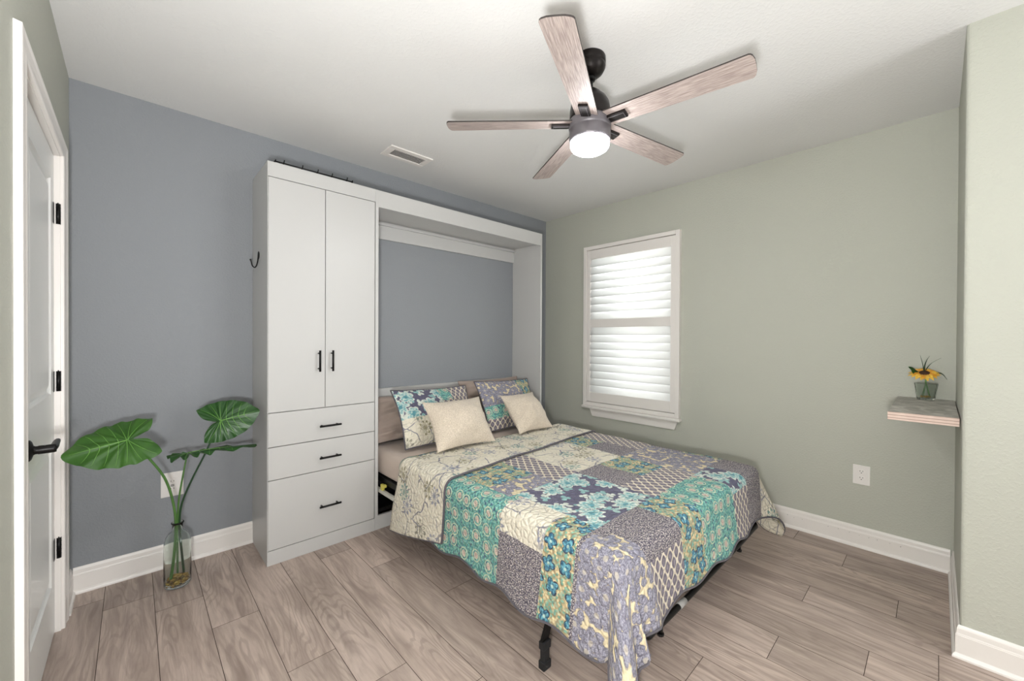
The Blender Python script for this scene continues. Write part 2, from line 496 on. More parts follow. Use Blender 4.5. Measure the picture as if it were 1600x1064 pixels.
def tube(bm, pts, rad, n=10, mi=0, cap=True):
    """swept tube through pts; rad number or list"""
    pts = [Vector(p) for p in pts]
    rads = rad if isinstance(rad, (list, tuple)) else [rad] * len(pts)
    rings = []
    t0 = (pts[1] - pts[0]).normalized()
    a = t0.orthogonal().normalized()
    for i, p in enumerate(pts):
        if i == 0: t = t0
        elif i == len(pts) - 1: t = (pts[-1] - pts[-2]).normalized()
        else: t = ((pts[i + 1] - p).normalized() + (p - pts[i - 1]).normalized()).normalized()
        a = (a - t * a.dot(t))
        a = a.normalized() if a.length > 1e-6 else t.orthogonal().normalized()
        b = t.cross(a)
        rings.append([bm.verts.new(p + (a * cos(2 * pi * j / n) + b * sin(2 * pi * j / n)) * rads[i]) for j in range(n)])
    for i in range(len(rings) - 1):
        for j in range(n):
            f = bm.faces.new((rings[i][j], rings[i][(j + 1) % n], rings[i + 1][(j + 1) % n], rings[i + 1][j]))
            f.material_index = mi; f.smooth = True
    if cap:
        f = bm.faces.new(rings[0][::-1]); f.material_index = mi
        f = bm.faces.new(rings[-1]); f.material_index = mi
def lathe(bm, prof, n=40, c=(0, 0, 0), mi=0):
    """prof = [(r, z)...] revolved about the z axis through c"""
    c = Vector(c); rings = []
    for r, z in prof:
        if r < 1e-6: rings.append([bm.verts.new(c + Vector((0, 0, z)))])
        else: rings.append([bm.verts.new(c + Vector((r * cos(2 * pi * j / n), r * sin(2 * pi * j / n), z))) for j in range(n)])
    for i in range(len(rings) - 1):
        A, C2 = rings[i], rings[i + 1]
        for j in range(n):
            j2 = (j + 1) % n
            if len(A) == 1 and len(C2) == 1: continue
            if len(A) == 1: vs = (A[0], C2[j2], C2[j])
            elif len(C2) == 1: vs = (A[j], A[j2], C2[0])
            else: vs = (A[j], A[j2], C2[j2], C2[j])
            f = bm.faces.new(vs); f.material_index = mi; f.smooth = True
def bez(p0, p1, p2, p3, n=12):
    P = [Vector(p) for p in (p0, p1, p2, p3)]
    return [P[0] * (1 - t) ** 3 + P[1] * 3 * t * (1 - t) ** 2 + P[2] * 3 * t * t * (1 - t) + P[3] * t ** 3 for t in [i / n for i in range(n + 1)]]
def catmull(pts, n=6):
    P = [Vector(p) for p in pts]
    P = [P[0] * 2 - P[1]] + P + [P[-1] * 2 - P[-2]]
    out = []
    for i in range(1, len(P) - 2):
        for j in range(n):
            t = j / n
            a, b, c, d = P[i - 1], P[i], P[i + 1], P[i + 2]
            out.append(0.5 * ((2 * b) + (c - a) * t + (2 * a - 5 * b + 4 * c - d) * t * t + (3 * b - a - 3 * c + d) * t ** 3))
    out.append(P[-2])
    return out
def struct(name, bm, mats, label, cat, parent=None, smooth=False):
    o = obj(name, bm, mats, parent, smooth)
    if parent is None: tag(o, label, cat, kind='structure')
    return o

# ------------------------------------------------------------------ room shell
H = 2.4645
LX = -3.3825      # left wall
NX = -0.804       # near right wall face
RY = -2.906       # return face
YN = -4.3         # open end of the modelled space

def build_floor():
    bm = B()
    uvl = bm.loops.layers.uv.new('UVMap')
    rl = bm.faces.layers.float.new('rnd')
    x0, x1, y0, y1 = LX - 0.1, 0.05, YN, 0.05
    w = 0.1718; L = 1.22; g = 0.0011
    known = {0: -0.268, 1: -0.44, 2: -0.738, 5: -0.485, 6: -0.765, 11: -2.392, 12: -2.66, 13: -2.85, 14: -2.407, 17: -2.489, 18: -2.232, 3: -1.202, 4: -1.457, 7: -1.205, 8: -1.469, 9: -1.0, 10: -1.9, 15: -1.5, 16: -1.95}
    vs = [bm.verts.new(p) for p in ((x0, y0, -0.0025), (x1, y0, -0.0025), (x1, y1, -0.0025), (x0, y1, -0.0025))]
    f = bm.faces.new(vs); f.material_index = 1
    for k in range(-2, 22):
        a, b = -3.262 + k * w, -3.262 + (k + 1) * w
        a2, b2 = max(a, x0), min(b, x1)
        if b2 - a2 < 0.005: continue
        j = known.get(k, random.uniform(-2, -1))
        ys = sorted([j + i * L for i in range(-5, 6)])
        for i in range(len(ys) - 1):
            c, d = max(ys[i], y0), min(ys[i + 1], y1)
            if d - c < 0.02: continue
            q = [(a2 + g, c + g), (b2 - g, c + g), (b2 - g, d - g), (a2 + g, d - g)]
            f = bm.faces.new([bm.verts.new((px, py, 0.0)) for px, py in q])
            f[rl] = random.random()
            ox, oy = random.uniform(0, 50), random.uniform(0, 50)
            for lp in f.loops:
                lp[uvl].uv = (lp.vert.co.x - a + ox, lp.vert.co.y - c + oy)
    o = struct('floor', bm, [M['floor'], M['floorgap']], 'grey brown wood plank floor of the bedroom', 'floor')
build_floor()

bm = B(); box(bm, LX - 0.1, 0.12, YN, 0.1, H, H + 0.08)
struct('ceiling', bm, M['ceil'], 'white textured ceiling with the fan hanging from it', 'ceiling')
bm = B(); box(bm, LX - 0.12, 0.12, 0.0, 0.1, 0, H)
struct('wall_back', bm, M['blue'], 'blue grey accent wall behind the white cabinet and bed', 'wall')
WY0, WY1, WZ0, WZ1 = -1.395, -0.56, 0.66, 2.05   # window opening
bm = B()
box(bm, 0, 0.12, RY - 0.1, WY0, 0, H); box(bm, 0, 0.12, WY1, 0.0, 0, H)
box(bm, 0, 0.12, WY0, WY1, 0, WZ0); box(bm, 0, 0.12, WY0, WY1, WZ1, H)
struct('wall_right', bm, M['green'], 'sage green wall with the shuttered window and the floating shelf', 'wall')
bm = B()
for v in box(bm, NX, 0.0, YN, RY, 0, H): pass
bmesh.ops.bevel(bm, geom=[e for e in bm.edges if all(abs(v.co.x - NX) < 1e-4 and abs(v.co.y - RY) < 1e-4 for v in e.verts)], offset=0.012, segments=4, affect='EDGES', profile=0.5)
struct('wall_near', bm, M['green'], 'pale sage wall corner jutting in at the right edge', 'wall')
DY0, DY1, DZ = -1.12, -0.305, 2.0
bm = B()
box(bm, LX - 0.1, LX, YN, DY0, 0, H); box(bm, LX - 0.1, LX, DY1, 0, 0, H); box(bm, LX - 0.1, LX, DY0, DY1, DZ, H)
struct('wall_left', bm, M['green'], 'pale sage wall at the left edge holding the white door', 'wall')

def base_prof(t=0.012, h=0.125):
    # (out, z) profile with a stepped cap and a quarter-round shoe
    return [(0, 0), (0.021, 0), (0.0205, 0.007), (0.018, 0.013), (0.013, 0.0175), (t, 0.019), (t, h * 0.70), (t - 0.0015, h * 0.705), (t - 0.0015, h * 0.73),
            (t - 0.003, h * 0.77), (t - 0.004, h * 0.90), (t - 0.006, h * 0.955), (t - 0.0085, h), (0, h)]
def baseboard(name, path, side, label, marks=None):
    """path: list of xy; side: +1 profile grows to the left of travel"""
    bm = B(); prof = base_prof(); rings = []
    n = len(path)
    for i, p in enumerate(path):
        p = Vector((p[0], p[1]))
        dirs = []
        if i > 0: dirs.append((p - Vector(path[i - 1])).normalized())
        if i < n - 1: dirs.append((Vector(path[i + 1]) - p).normalized())
        ns = [Vector((-d.y, d.x)) * side for d in dirs]
        if len(ns) == 2: nn = (ns[0] + ns[1]) / (1 + ns[0].dot(ns[1]))
        else: nn = ns[0]
        rings.append([bm.verts.new((p.x + nn.x * o, p.y + nn.y * o, z)) for o, z in prof])
    for i in range(n - 1):
        for j in range(len(prof) - 1):
            bm.faces.new((rings[i][j], rings[i + 1][j], rings[i + 1][j + 1], rings[i][j + 1]))
    for r in (rings[0], rings[-1]): bm.faces.new(r)
    bmesh.ops.recalc_face_normals(bm, faces=bm.faces)
    mats = [M['trim'], M['slot']]
    if marks:
        for (y, z, s) in marks:
            c = bmesh.ops.create_icosphere(bm, subdivisions=1, radius=s)['verts']
            for v in c: v.co = Vector((-0.0122 + v.co.x * 0.25, y + v.co.y, z + v.co.z))
            for f in set(f for v in c for f in v.link_faces): f.material_index = 1
    return struct(name, bm, mats, label, 'baseboard')
baseboard('baseboard_back', [(LX + 0.01, 0), (-2.638, 0)], -1, 'white baseboard under the blue wall behind the plant')
marks = [(-1.98 - 0.045 * i + random.uniform(-.008, .008), 0.076 + random.uniform(-.004, .004), random.uniform(.0012, .0024)) for i in range(17)]
marks = [(y, z, s) for y, z, s in marks if not (-2.37 < y < -2.25)]
baseboard('baseboard_right', [(0, -0.002), (0, RY + 0.013)], -1, 'white baseboard with dark scuffs under the window wall', marks)
baseboard('baseboard_near', [(-0.002, RY), (NX, RY), (NX, YN)], -1, 'white baseboard wrapping round the jutting corner at right')
baseboard('baseboard_left', [(LX, -0.215), (LX, -0.002)], -1, 'short white baseboard between the door casing and the blue wall')
baseboard('baseboard_near_left', [(LX, YN), (LX, -1.225)], -1, 'white baseboard on the left wall nearer than the door')

# ------------------------------------------------------------------ door
door = thing('door_1', 'white two-panel door with black lever at the left edge', 'door', (LX, -0.62, 0), kind='structure')
def rel(bm, o):
    for v in bm.verts: v.co -= Vector(o.location)
    return bm
def addp(name, bm, mats, parent, smooth=False, base=None):
    """part whose bmesh is in world coordinates"""
    base = base or parent
    w = Vector((0, 0, 0)); q = base
    while q is not None:
        w += Vector(q.location); q = q.parent
    for v in bm.verts: v.co -= w
    return obj(name, bm, mats, parent, smooth)
SX = -3.400
bm = B()
sy0, sy1, st = -1.085, -0.318, 0.035
# slab with two recessed panels (bevelled moulding)
def panel_door(bm, y0, y1, z0, z1, panels, x):
    ys = sorted({y0, y1} | {p[0] for p in panels} | {p[1] for p in panels})
    zs = sorted({z0, z1} | {p[2] for p in panels} | {p[3] for p in panels})
    for i in range(len(ys) - 1):
        for j in range(len(zs) - 1):
            cy, cz = (ys[i] + ys[i + 1]) / 2, (zs[j] + zs[j + 1]) / 2
            if any(p[0] < cy < p[1] and p[2] < cz < p[3] for p in panels): continue
            bm.faces.new([bm.verts.new((x, a, b)) for a, b in ((ys[i], zs[j]), (ys[i + 1], zs[j]), (ys[i + 1], zs[j + 1]), (ys[i], zs[j + 1]))])
    for a, b, c, d in panels:
        rings = []
        for off, dx in ((0, 0), (0.004, -0.006), (0.010, -0.0105), (0.018, -0.0105), (0.042, -0.003), (0.048, -0.003)):
            rings.append([bm.verts.new((x + dx, yy, zz)) for yy, zz in ((a + off, c + off), (b - off, c + off), (b - off, d - off), (a + off, d - off))])
        for r0, r1 in zip(rings, rings[1:]):
            for q in range(4): bm.faces.new((r0[q], r0[(q + 1) % 4], r1[(q + 1) % 4], r1[q]))
        bm.faces.new(rings[-1])
    bmesh.ops.remove_doubles(bm, verts=bm.verts, dist=1e-5)
    box(bm, x - 0.035, x - 0.0112, y0, y1, z0, z1)
panel_door(bm, sy0, sy1, 0.008, 1.986, [(-0.86, -0.40, 1.005, 1.872), (-0.86, -0.40, 0.225, 0.80)], SX)
slab = addp('door_slab', bm, M['door'], door)
for i, (z0, z1) in enumerate(((1.705, 1.790), (1.008, 1.092), (0.308, 0.394))):
    bm = B()
    tube(bm, [(-3.3885, -0.3135, z0), (-3.3885, -0.3135, z1)], 0.0078, 12)
    for q in (0.2, 0.4, 0.6, 0.8):
        zz = z0 + (z1 - z0) * q
        tube(bm, [(-3.3885, -0.3135, zz - 0.0008), (-3.3885, -0.3135, zz + 0.0008)], 0.0083, 12)
    tube(bm, [(-3.3885, -0.3135, z1), (-3.3885, -0.3135, z1 + 0.004)], 0.005, 10)
    box(bm, -3.3998, -3.3985, -0.345, -0.3135, z0, z1)
    addp('hinge', bm, M['black'], door)
bm = B()
ry, rz = -0.893, 0.879
for (x, r) in ((0, 0),): pass
def xlathe(bm, prof, c, n=28):
    c = Vector(c); t = B(); lathe(t, prof, n)
    mp = {}
    for v in t.verts: mp[v] = bm.verts.new(c + Vector((v.co.z, v.co.x, v.co.y)))
    for f in t.faces:
        nf = bm.faces.new([mp[v] for v in f.verts]); nf.smooth = True
    t.free()
xlathe(bm, [(0, 0), (0.033, 0), (0.033, 0.004), (0.028, 0.008), (0.015, 0.012), (0.0125, 0.016), (0.0125, 0.022)], (SX, ry, rz))
xlathe(bm, [(0.0135, 0.022), (0.0135, 0.055), (0.012, 0.060), (0, 0.060)], (SX, ry, rz))
pts = bez((SX + 0.050, ry, rz), (SX + 0.056, ry + 0.02, rz + 0.001), (SX + 0.050, ry + 0.07, rz + 0.002), (SX + 0.052, ry + 0.115, rz + 0.004), 8)
tube(bm, pts, [0.0115, 0.0115, 0.011, 0.0105, 0.010, 0.0095, 0.009, 0.0085, 0.007], 12)
lev = addp('lever_handle', bm, M['black'], door)
# casing and jamb
bm = B()
cz = 2.085
CFX = LX + 0.0135
cprof = [(0.0, 0.0), (0.0, 0.009), (0.004, 0.0115), (0.014, 0.0125), (0.022, 0.0105), (0.034, 0.0105), (0.056, 0.0135), (0.062, 0.0155), (0.070, 0.0165), (0.076, 0.0155), (0.078, 0.0)]
def casing(y_far, y_near, z_top, w_near):
    # (outwards from the opening, thickness); legs may differ in width
    paths = []
    for o, t in cprof:
        on_ = o * w_near / 0.078
        paths.append([(LX + t, y_near - on_, 0.0), (LX + t, y_near - on_, z_top + o * 0.72), (LX + t, y_far + o, z_top + o * 0.72), (LX + t, y_far + o, 0.0)])
    V = [[bm.verts.new(p) for p in path] for path in paths]
    for a, b in zip(V, V[1:]):
        for q in range(3): bm.faces.new((a[q], a[q + 1], b[q + 1], b[q]))
    for q in range(3): bm.faces.new((V[-1][q], V[-1][q + 1], V[0][q + 1], V[0][q]))
    for q in (0, 3): bm.faces.new([v[q] for v in V])
    bmesh.ops.recalc_face_normals(bm, faces=bm.faces)
casing(-0.308, -1.108, 1.994, 0.105)
struct_c = addp('door_casing', bm, M['trim'], door)
bm = B()
box(bm, SX - 0.05, LX, -0.318, -0.300, 0, 1.996); box(bm, SX - 0.05, LX, -1.12, -1.088, 0, 1.996); box(bm, SX - 0.05, LX, -1.12, -0.30, 1.988, 2.006)
addp('door_jamb', bm, M['trim'], door)

# ------------------------------------------------------------------ window with plantation shutter
win = thing('window_1', 'window with white louvered plantation shutter on the sage wall', 'window', (0, -0.975, 1.35), kind='structure')
bm = B()
Y0, Y1, Z0, Z1 = -1.440, -0.512, 0.608, 2.105
fw_ = 0.034
for a in ((Y0, Y0 + fw_, Z0, Z1), (Y1 - fw_, Y1, Z0, Z1), (Y0 + fw_, Y1 - fw_, Z0, Z0 + fw_), (Y0 + fw_, Y1 - fw_, Z1 - fw_, Z1)):
    box(bm, -0.032, 0.02, *a, bev=0.003)
    
addp('window_frame', bm, M['trim'], win)
bm = B()
i0, i1, k0, k1 = Y0 + fw_ + 0.003, Y1 - fw_ - 0.003, Z0 + fw_ + 0.004, Z1 - fw_ - 0.004
LY0, LY1 = -1.366, -0.583
for a in ((i0, LY0, k0, k1), (LY1, i1, k0, k1), (LY0, LY1, k0, 0.735), (LY0, LY1, 1.985, k1), (LY0, LY1, 1.343, 1.418)):
    box(bm, -0.022, 0.006, *a, bev=0.002)
sh = addp('shutter_panel', bm, M['trim'], win)
def louvers(z0, z1, n, tilt):
    bm = B()
    sp = (z1 - z0) / n
    for i in range(n):
        zc = z0 + sp * (i + 0.5)
        h = sp * 0.60
        ring = []
        m_ = 14
        for y in (LY0 + 0.002, LY1 - 0.002):
            r = []
            for j in range(m_):
                t = 2 * pi * j / m_
                a, b = h * cos(t), 0.0055 * sin(t)
                r.append(bm.verts.new((-0.008 + a * cos(tilt) - b * sin(tilt), y, zc + a * sin(tilt) + b * cos(tilt))))
            ring.append(r)
        for j in range(m_):
            f = bm.faces.new((ring[0][j], ring[0][(j + 1) % m_], ring[1][(j + 1) % m_], ring[1][j])); f.smooth = True
        bm.faces.new(ring[0][::-1]); bm.faces.new(ring[1])
    bmesh.ops.recalc_face_normals(bm, faces=bm.faces)
    return bm
addp('upper_louvers', louvers(1.418, 1.985, 8, radians(73)), M['louver'], win)
addp('lower_louvers', louvers(0.735, 1.343, 9, radians(73)), M['louver'], win)
bm = B(); box(bm, 0.055, 0.061, WY0 + 0.03, WY1 - 0.03, WZ0 + 0.03, WZ1 - 0.03)
addp('window_pane', bm, M['pane'], win)
bm = B()
for a in ((WY0, WY0 + .04, WZ0, WZ1), (WY1 - .04, WY1, WZ0, WZ1), (WY0, WY1, WZ0, WZ0 + .04), (WY0, WY1, WZ1 - .04, WZ1), (WY0, WY1, 1.36, 1.40)):
    box(bm, 0.040, 0.085, *a)
addp('sash', bm, M['trim'], win)
bm = B(); box(bm, -0.050, 0.02, Y0 - 0.012, Y1 + 0.006, 0.583, 0.607, bev=0.006)
addp('window_sill', bm, M['trim'], win)
bm = B()
vs = [bm.verts.new(p) for p in ((-0.016, -1.425, 0.583), (-0.016, -0.575, 0.583), (-0.016, -0.607, 0.510), (-0.016, -1.400, 0.510))]
f = bm.faces.new(vs)
r = bmesh.ops.extrude_face_region(bm, geom=[f])
for v in [g for g in r['geom'] if isinstance(g, bmesh.types.BMVert)]: v.co.x = 0.0
bmesh.ops.recalc_face_normals(bm, faces=bm.faces)
bmesh.ops.bevel(bm, geom=list(bm.edges), offset=0.003, segments=2, affect='EDGES')
addp('apron', bm, M['trim'], win)

# ------------------------------------------------------------------ wardrobe
WX0, WX1, WF, WH = -2.638, -2.036, -0.372, 2.184
war = thing('wardrobe', 'tall white wardrobe with two doors over three drawers', 'wardrobe', (-2.337, -0.19, 0))
bm = B()
T = 0.018
box(bm, WX0, WX0 + T, WF + 0.0195, -0.003, 0, WH)
box(bm, WX0, WX0 + 0.0032, WF, WF + 0.0195, 0, WH, 0.0006)
box(bm, WX1 - 0.003, WX1 - 0.0005, WF + 0.02, -0.003, 0, WH)
box(bm, WX0 + T, WX1 - 0.003, WF + 0.019, -0.003, WH - T, WH)
box(bm, WX0 + T, WX1 - 0.003, -0.012, -0.003, 0.02, WH - T)
box(bm, WX0 + T, WX1 - 0.003, WF + 0.021, -0.012, 0.06, 0.078)
box(bm, WX0 + T, WX1 - 0.003, WF + 0.021, -0.012, 0.810, 0.828)
addp('carcass', bm, M['lam'], war)
bm = B(); box(bm, WX0 + T, WX1 - 0.003, WF + 0.0215, WF + 0.026, 0.08, WH - 0.02)
addp('inner_shadow_board', bm, M['gap'], war)
bm = B(); box(bm, WX0 + 0.0034, WX1 - 0.0005, WF, WF + 0.018, 2.104, WH, 0.0008)
addp('top_fascia', bm, M['lam'], war)
bm = B(); box(bm, WX0 + 0.0034, WX1 - 0.0005, WF, WF + 0.018, 0.0, 0.078, 0.0008)
addp('toe_kick', bm, M['lam'], war)
def bar_handle(bm, a, b, out=0.030):
    a, b = Vector(a), Vector(b)
    d = (b - a).normalized(); L = (b - a).length
    o = Vector((0, -out, 0))
    tube(bm, [a + o, b + o], 0.0058, 12)
    for t in (0.14, 0.86):
        p = a + (b - a) * t
        tube(bm, [p, p + o], 0.0048, 10)
mid = -2.341
g = 0.0018
doors = []
for x0, x1, hx in ((WX0 + T - 0.0135, mid - g, -2.379), (mid + g, WX1 - 0.0045, -2.3065)):
    bm = B(); box(bm, x0, x1, WF, WF + 0.018, 0.8295, 2.1005, 0.0012)
    d = addp('door', bm, M['lam'], war)
    bm = B(); bar_handle(bm, (hx, WF, 1.040), (hx, WF, 1.162))
    addp('handle', bm, M['black'], d, base=d)
for z0, z1 in ((0.6415, 0.8245), (0.4615, 0.6375), (0.0815, 0.4575)):
    bm = B(); box(bm, WX0 + T - 0.0135, WX1 - 0.0045, WF, WF + 0.018, z0, z1, 0.0012)
    d = addp('drawer', bm, M['lam'], war)
    hz = {0.6415: 0.722, 0.4615: 0.538, 0.0815: 0.254}[z0]
    bm = B(); bar_handle(bm, (-2.379, WF, hz), (-2.258, WF, hz))
    addp('handle', bm, M['black'], d)

# hook on the wardrobe side, wire rack on its top
hk = thing('coat_hook', 'small black hook on the left side of the wardrobe', 'hook', (WX0, -0.16, 1.70))
bm = B()
hx, hy = WX0, -0.170
pl = bmesh.ops.create_uvsphere(bm, u_segments=14, v_segments=8, radius=1.0)['verts']
for v in pl: v.co = Vector((hx - 0.002 + v.co.x * 0.004, hy + v.co.y * 0.019, 1.705 + v.co.z * 0.024))
addp('back_plate', bm, M['black'], hk, True)
bm = B()
pts = catmull([(hx - 0.003, hy, 1.705), (hx - 0.006, hy, 1.672), (hx - 0.012, hy + 0.001, 1.645), (hx - 0.021, hy + 0.003, 1.634), (hx - 0.031, hy + 0.003, 1.643), (hx - 0.036, hy + 0.004, 1.662), (hx - 0.040, hy + 0.004, 1.676)], 6)
tube(bm, pts, [0.0035] * (len(pts) - 4) + [0.0035, 0.004, 0.0044, 0.004], 10)
s = bmesh.ops.create_uvsphere(bm, u_segments=10, v_segments=8, radius=0.0048, matrix=Matrix.Translation(pts[-1]))
addp('hook_arm', bm, M['black'], hk, True)

rk = thing('wire_hook_rack', 'black wire over-door hook rack lying on top of the wardrobe', 'rack', (-2.39, -0.34, WH))
bm = B()
tube(bm, [(-2.600, -0.358, WH + 0.0115), (-2.178, -0.358, WH + 0.0115)], 0.0035, 8)
tube(bm, [(-2.600, -0.330, WH + 0.0060), (-2.178, -0.330, WH + 0.0060)], 0.0035, 8)
for x in (-2.600, -2.178): tube(bm, [(x, -0.360, WH + 0.0115), (x, -0.328, WH + 0.0060)], 0.0035, 8)
addp('rails', bm, M['black'], rk)
for x in (-2.598, -2.556, -2.462, -2.380, -2.300, -2.212, -2.180):
    bm = B()
    hh = 0.028 if x not in (-2.598, -2.180) else 0.018
    pts = catmull([(x, -0.28, WH + 0.0028), (x, -0.318, WH + 0.004), (x, -0.345, WH + 0.0105), (x, -0.360, WH + 0.016), (x + 0.001, -0.364, WH + hh)], 5)
    tube(bm, pts, 0.0028, 8)
    addp('hook', bm, M['black'], rk)

# ------------------------------------------------------------------ wall bed cabinet
PX0, PX1 = -2.0355, -0.462
PT = 0.0205
cab = thing('wall_bed_cabinet', 'open white wall bed cabinet frame surrounding the head of the bed', 'cabinet', (-1.25, -0.19, 0))
for x0, x1 in ((PX0, PX0 + PT), (PX1 - PT, PX1)):
    bm = B(); box(bm, x0, x1, WF, -0.003, 0, WH, 0.0015); addp('side_panel', bm, M['lam'], cab)
bm = B(); box(bm, PX0 + PT, PX1 - PT, WF + 0.001, WF + 0.021, 2.076, WH - 0.0005, 0.001)
addp('header', bm, M['lam'], cab)
bm = B(); box(bm, PX0 + PT, PX1 - PT, WF + 0.021, -0.003, 2.092, 2.110, 0.001)
addp('top_panel', bm, M['lam'], cab)
bm = B(); box(bm, PX0 + PT, PX1 - PT, -0.022, -0.003, 1.965, 2.092, 0.001); box(bm, PX0 + PT, PX1 - PT, -0.040, -0.022, 2.062, 2.080, 0.002)
addp('back_rail', bm, M['lam'], cab)
bm = B(); box(bm, PX0 + PT, PX1 - PT, -0.026, -0.003, 0.30, 0.862, 0.001)
addp('headboard', bm, M['lam'], cab)
bm = B(); box(bm, PX0 + PT, PX1 - PT, WF + 0.002, WF + 0.020, 0, 0.088, 0.001)
addp('toe_kick', bm, M['lam'], cab)

# ------------------------------------------------------------------ bed frame, mattress
bed = thing('folding_bed_frame', 'black steel fold-down bed frame under the patchwork quilt', 'bed frame', (-1.25, -1.15, 0))
FX0, FX1, FY0, FY1, FZ0, FZ1 = -1.985, -0.520, -2.150, -0.10, 0.292, 0.332
for x in (FX0, FX1 - 0.03):
    bm = B(); box(bm, x, x + 0.03, FY0, FY1, FZ0, FZ1, 0.004); addp('side_rail', bm, M['black'], bed)
bm = B(); box(bm, FX0 + 0.03, FX1 - 0.03, FY0, FY0 + 0.03, FZ0, FZ1, 0.004); addp('foot_rail', bm, M['black'], bed)
bm = B(); box(bm, FX0 + 0.03, FX1 - 0.03, FY1 - 0.03, FY1, FZ0, FZ1, 0.004); addp('head_rail', bm, M['black'], bed)
bm = B()
for i in range(14):
    y = FY0 + 0.09 + i * 0.145
    box(bm, FX0 + 0.028, FX1 - 0.028, y, y + 0.06, FZ1 - 0.014, FZ1 - 0.002)
addp('slats', bm, M['blackmat'], bed)
# tubular lifting bar seen low along the foot, with label
bm = B()
pts = catmull([(FX0 + 0.10, -2.05, 0.268), (FX0 + 0.12, -2.14, 0.205), (FX0 + 0.22, -2.155, 0.202), (-1.25, -2.157, 0.202), (FX1 - 0.22, -2.155, 0.202), (FX1 - 0.10, -2.14, 0.205), (FX1 - 0.08, -2.05, 0.268)], 8)
tube(bm, pts, 0.0115, 12)
for xq in (-0.93, -1.57 - 0.2):
    tube(bm, [(xq, -2.156, 0.195), (xq, -2.156, 0.172)], 0.009, 10); tube(bm, [(xq, -2.156, 0.174), (xq, -2.156, 0.166)], 0.013, 10)
addp('foot_bar', bm, M['black'], bed)
bm = B(); tube(bm, [(-1.625, -2.157, 0.2022), (-1.570, -2.157, 0.2022)], 0.0128, 14)
tag(addp('label_sleeve', bm, M['greyplastic'], bed), 'pale grey printed sleeve on the bar')
for x in (-2.005 + 0.035, -0.60):
    bm = B()
    yb = -1.85
    xx = x - 0.064 if x < -1 else x
    box(bm, xx - 0.019, xx + 0.019, yb - 0.006, yb + 0.006, 0.10, 0.30, 0.003)
    for v in bm.verts:
        t = (0.30 - v.co.z) / 0.30
        v.co.y += t * 0.03
        if x < -1: v.co.x += (1 - t) * 0.085 - 0.03
    leg = addp('leg', bm, M['black'], bed)
    bm = B(); box(bm, xx - 0.021, xx + 0.021, yb + 0.004, yb + 0.030, 0.075, 0.105, 0.003)
    box(bm, xx - 0.016, xx + 0.016, yb + 0.006, yb + 0.028, 0.030, 0.075, 0.004)
    box(bm, xx - 0.021, xx + 0.021, yb + 0.002, yb + 0.032, 0.0, 0.032, 0.004)
    addp('foot', bm, M['blackmat'], leg)
# pivot hardware at the head end, near the wardrobe
bm = B(); box(bm, -2.008, -1.990, -1.05, -0.10, 0.238, 0.262, 0.002)
tag(addp('lift_arm', bm, M['steel'], bed), 'pale grey steel arm')
bm = B(); box(bm, -2.0105, -1.992, -0.42, -0.395, 0.262, 0.300, 0.003); box(bm, -2.0105, -1.990, -0.445, -0.42, 0.285, 0.302, 0.003)
tag(addp('clip', bm, M['yellow'], bed), 'pale yellow clip')
bm = B(); box(bm, -2.010, -0.49, -0.345, -0.05, 0.098, 0.124, 0.003)
addp('base_plate', bm, M['black'], bed)
bm = B(); box(bm, -2.012, -0.487, -0.15, -0.11, 0.124, 0.285, 0.002); 
addp('back_plate', bm, M['blackmat'], bed)

mat = None
def pad(bm, x0, x1, y0, y1, z0, z1, r, nx=30, ny=40, crown=0.0):
    vs = box(bm, x0, x1, y0, y1, z0, z1, r, segs=5)
bm = B(); box(bm, -1.990, -0.515, -2.125, -0.115, 0.334, 0.494, 0.045, segs=5)
for f in bm.faces: f.smooth = True
mt = obj('mattress', bm, M['sheet'])
tag(mt, 'mattress in taupe fitted sheet showing beside the wardrobe under the quilt', 'mattress')

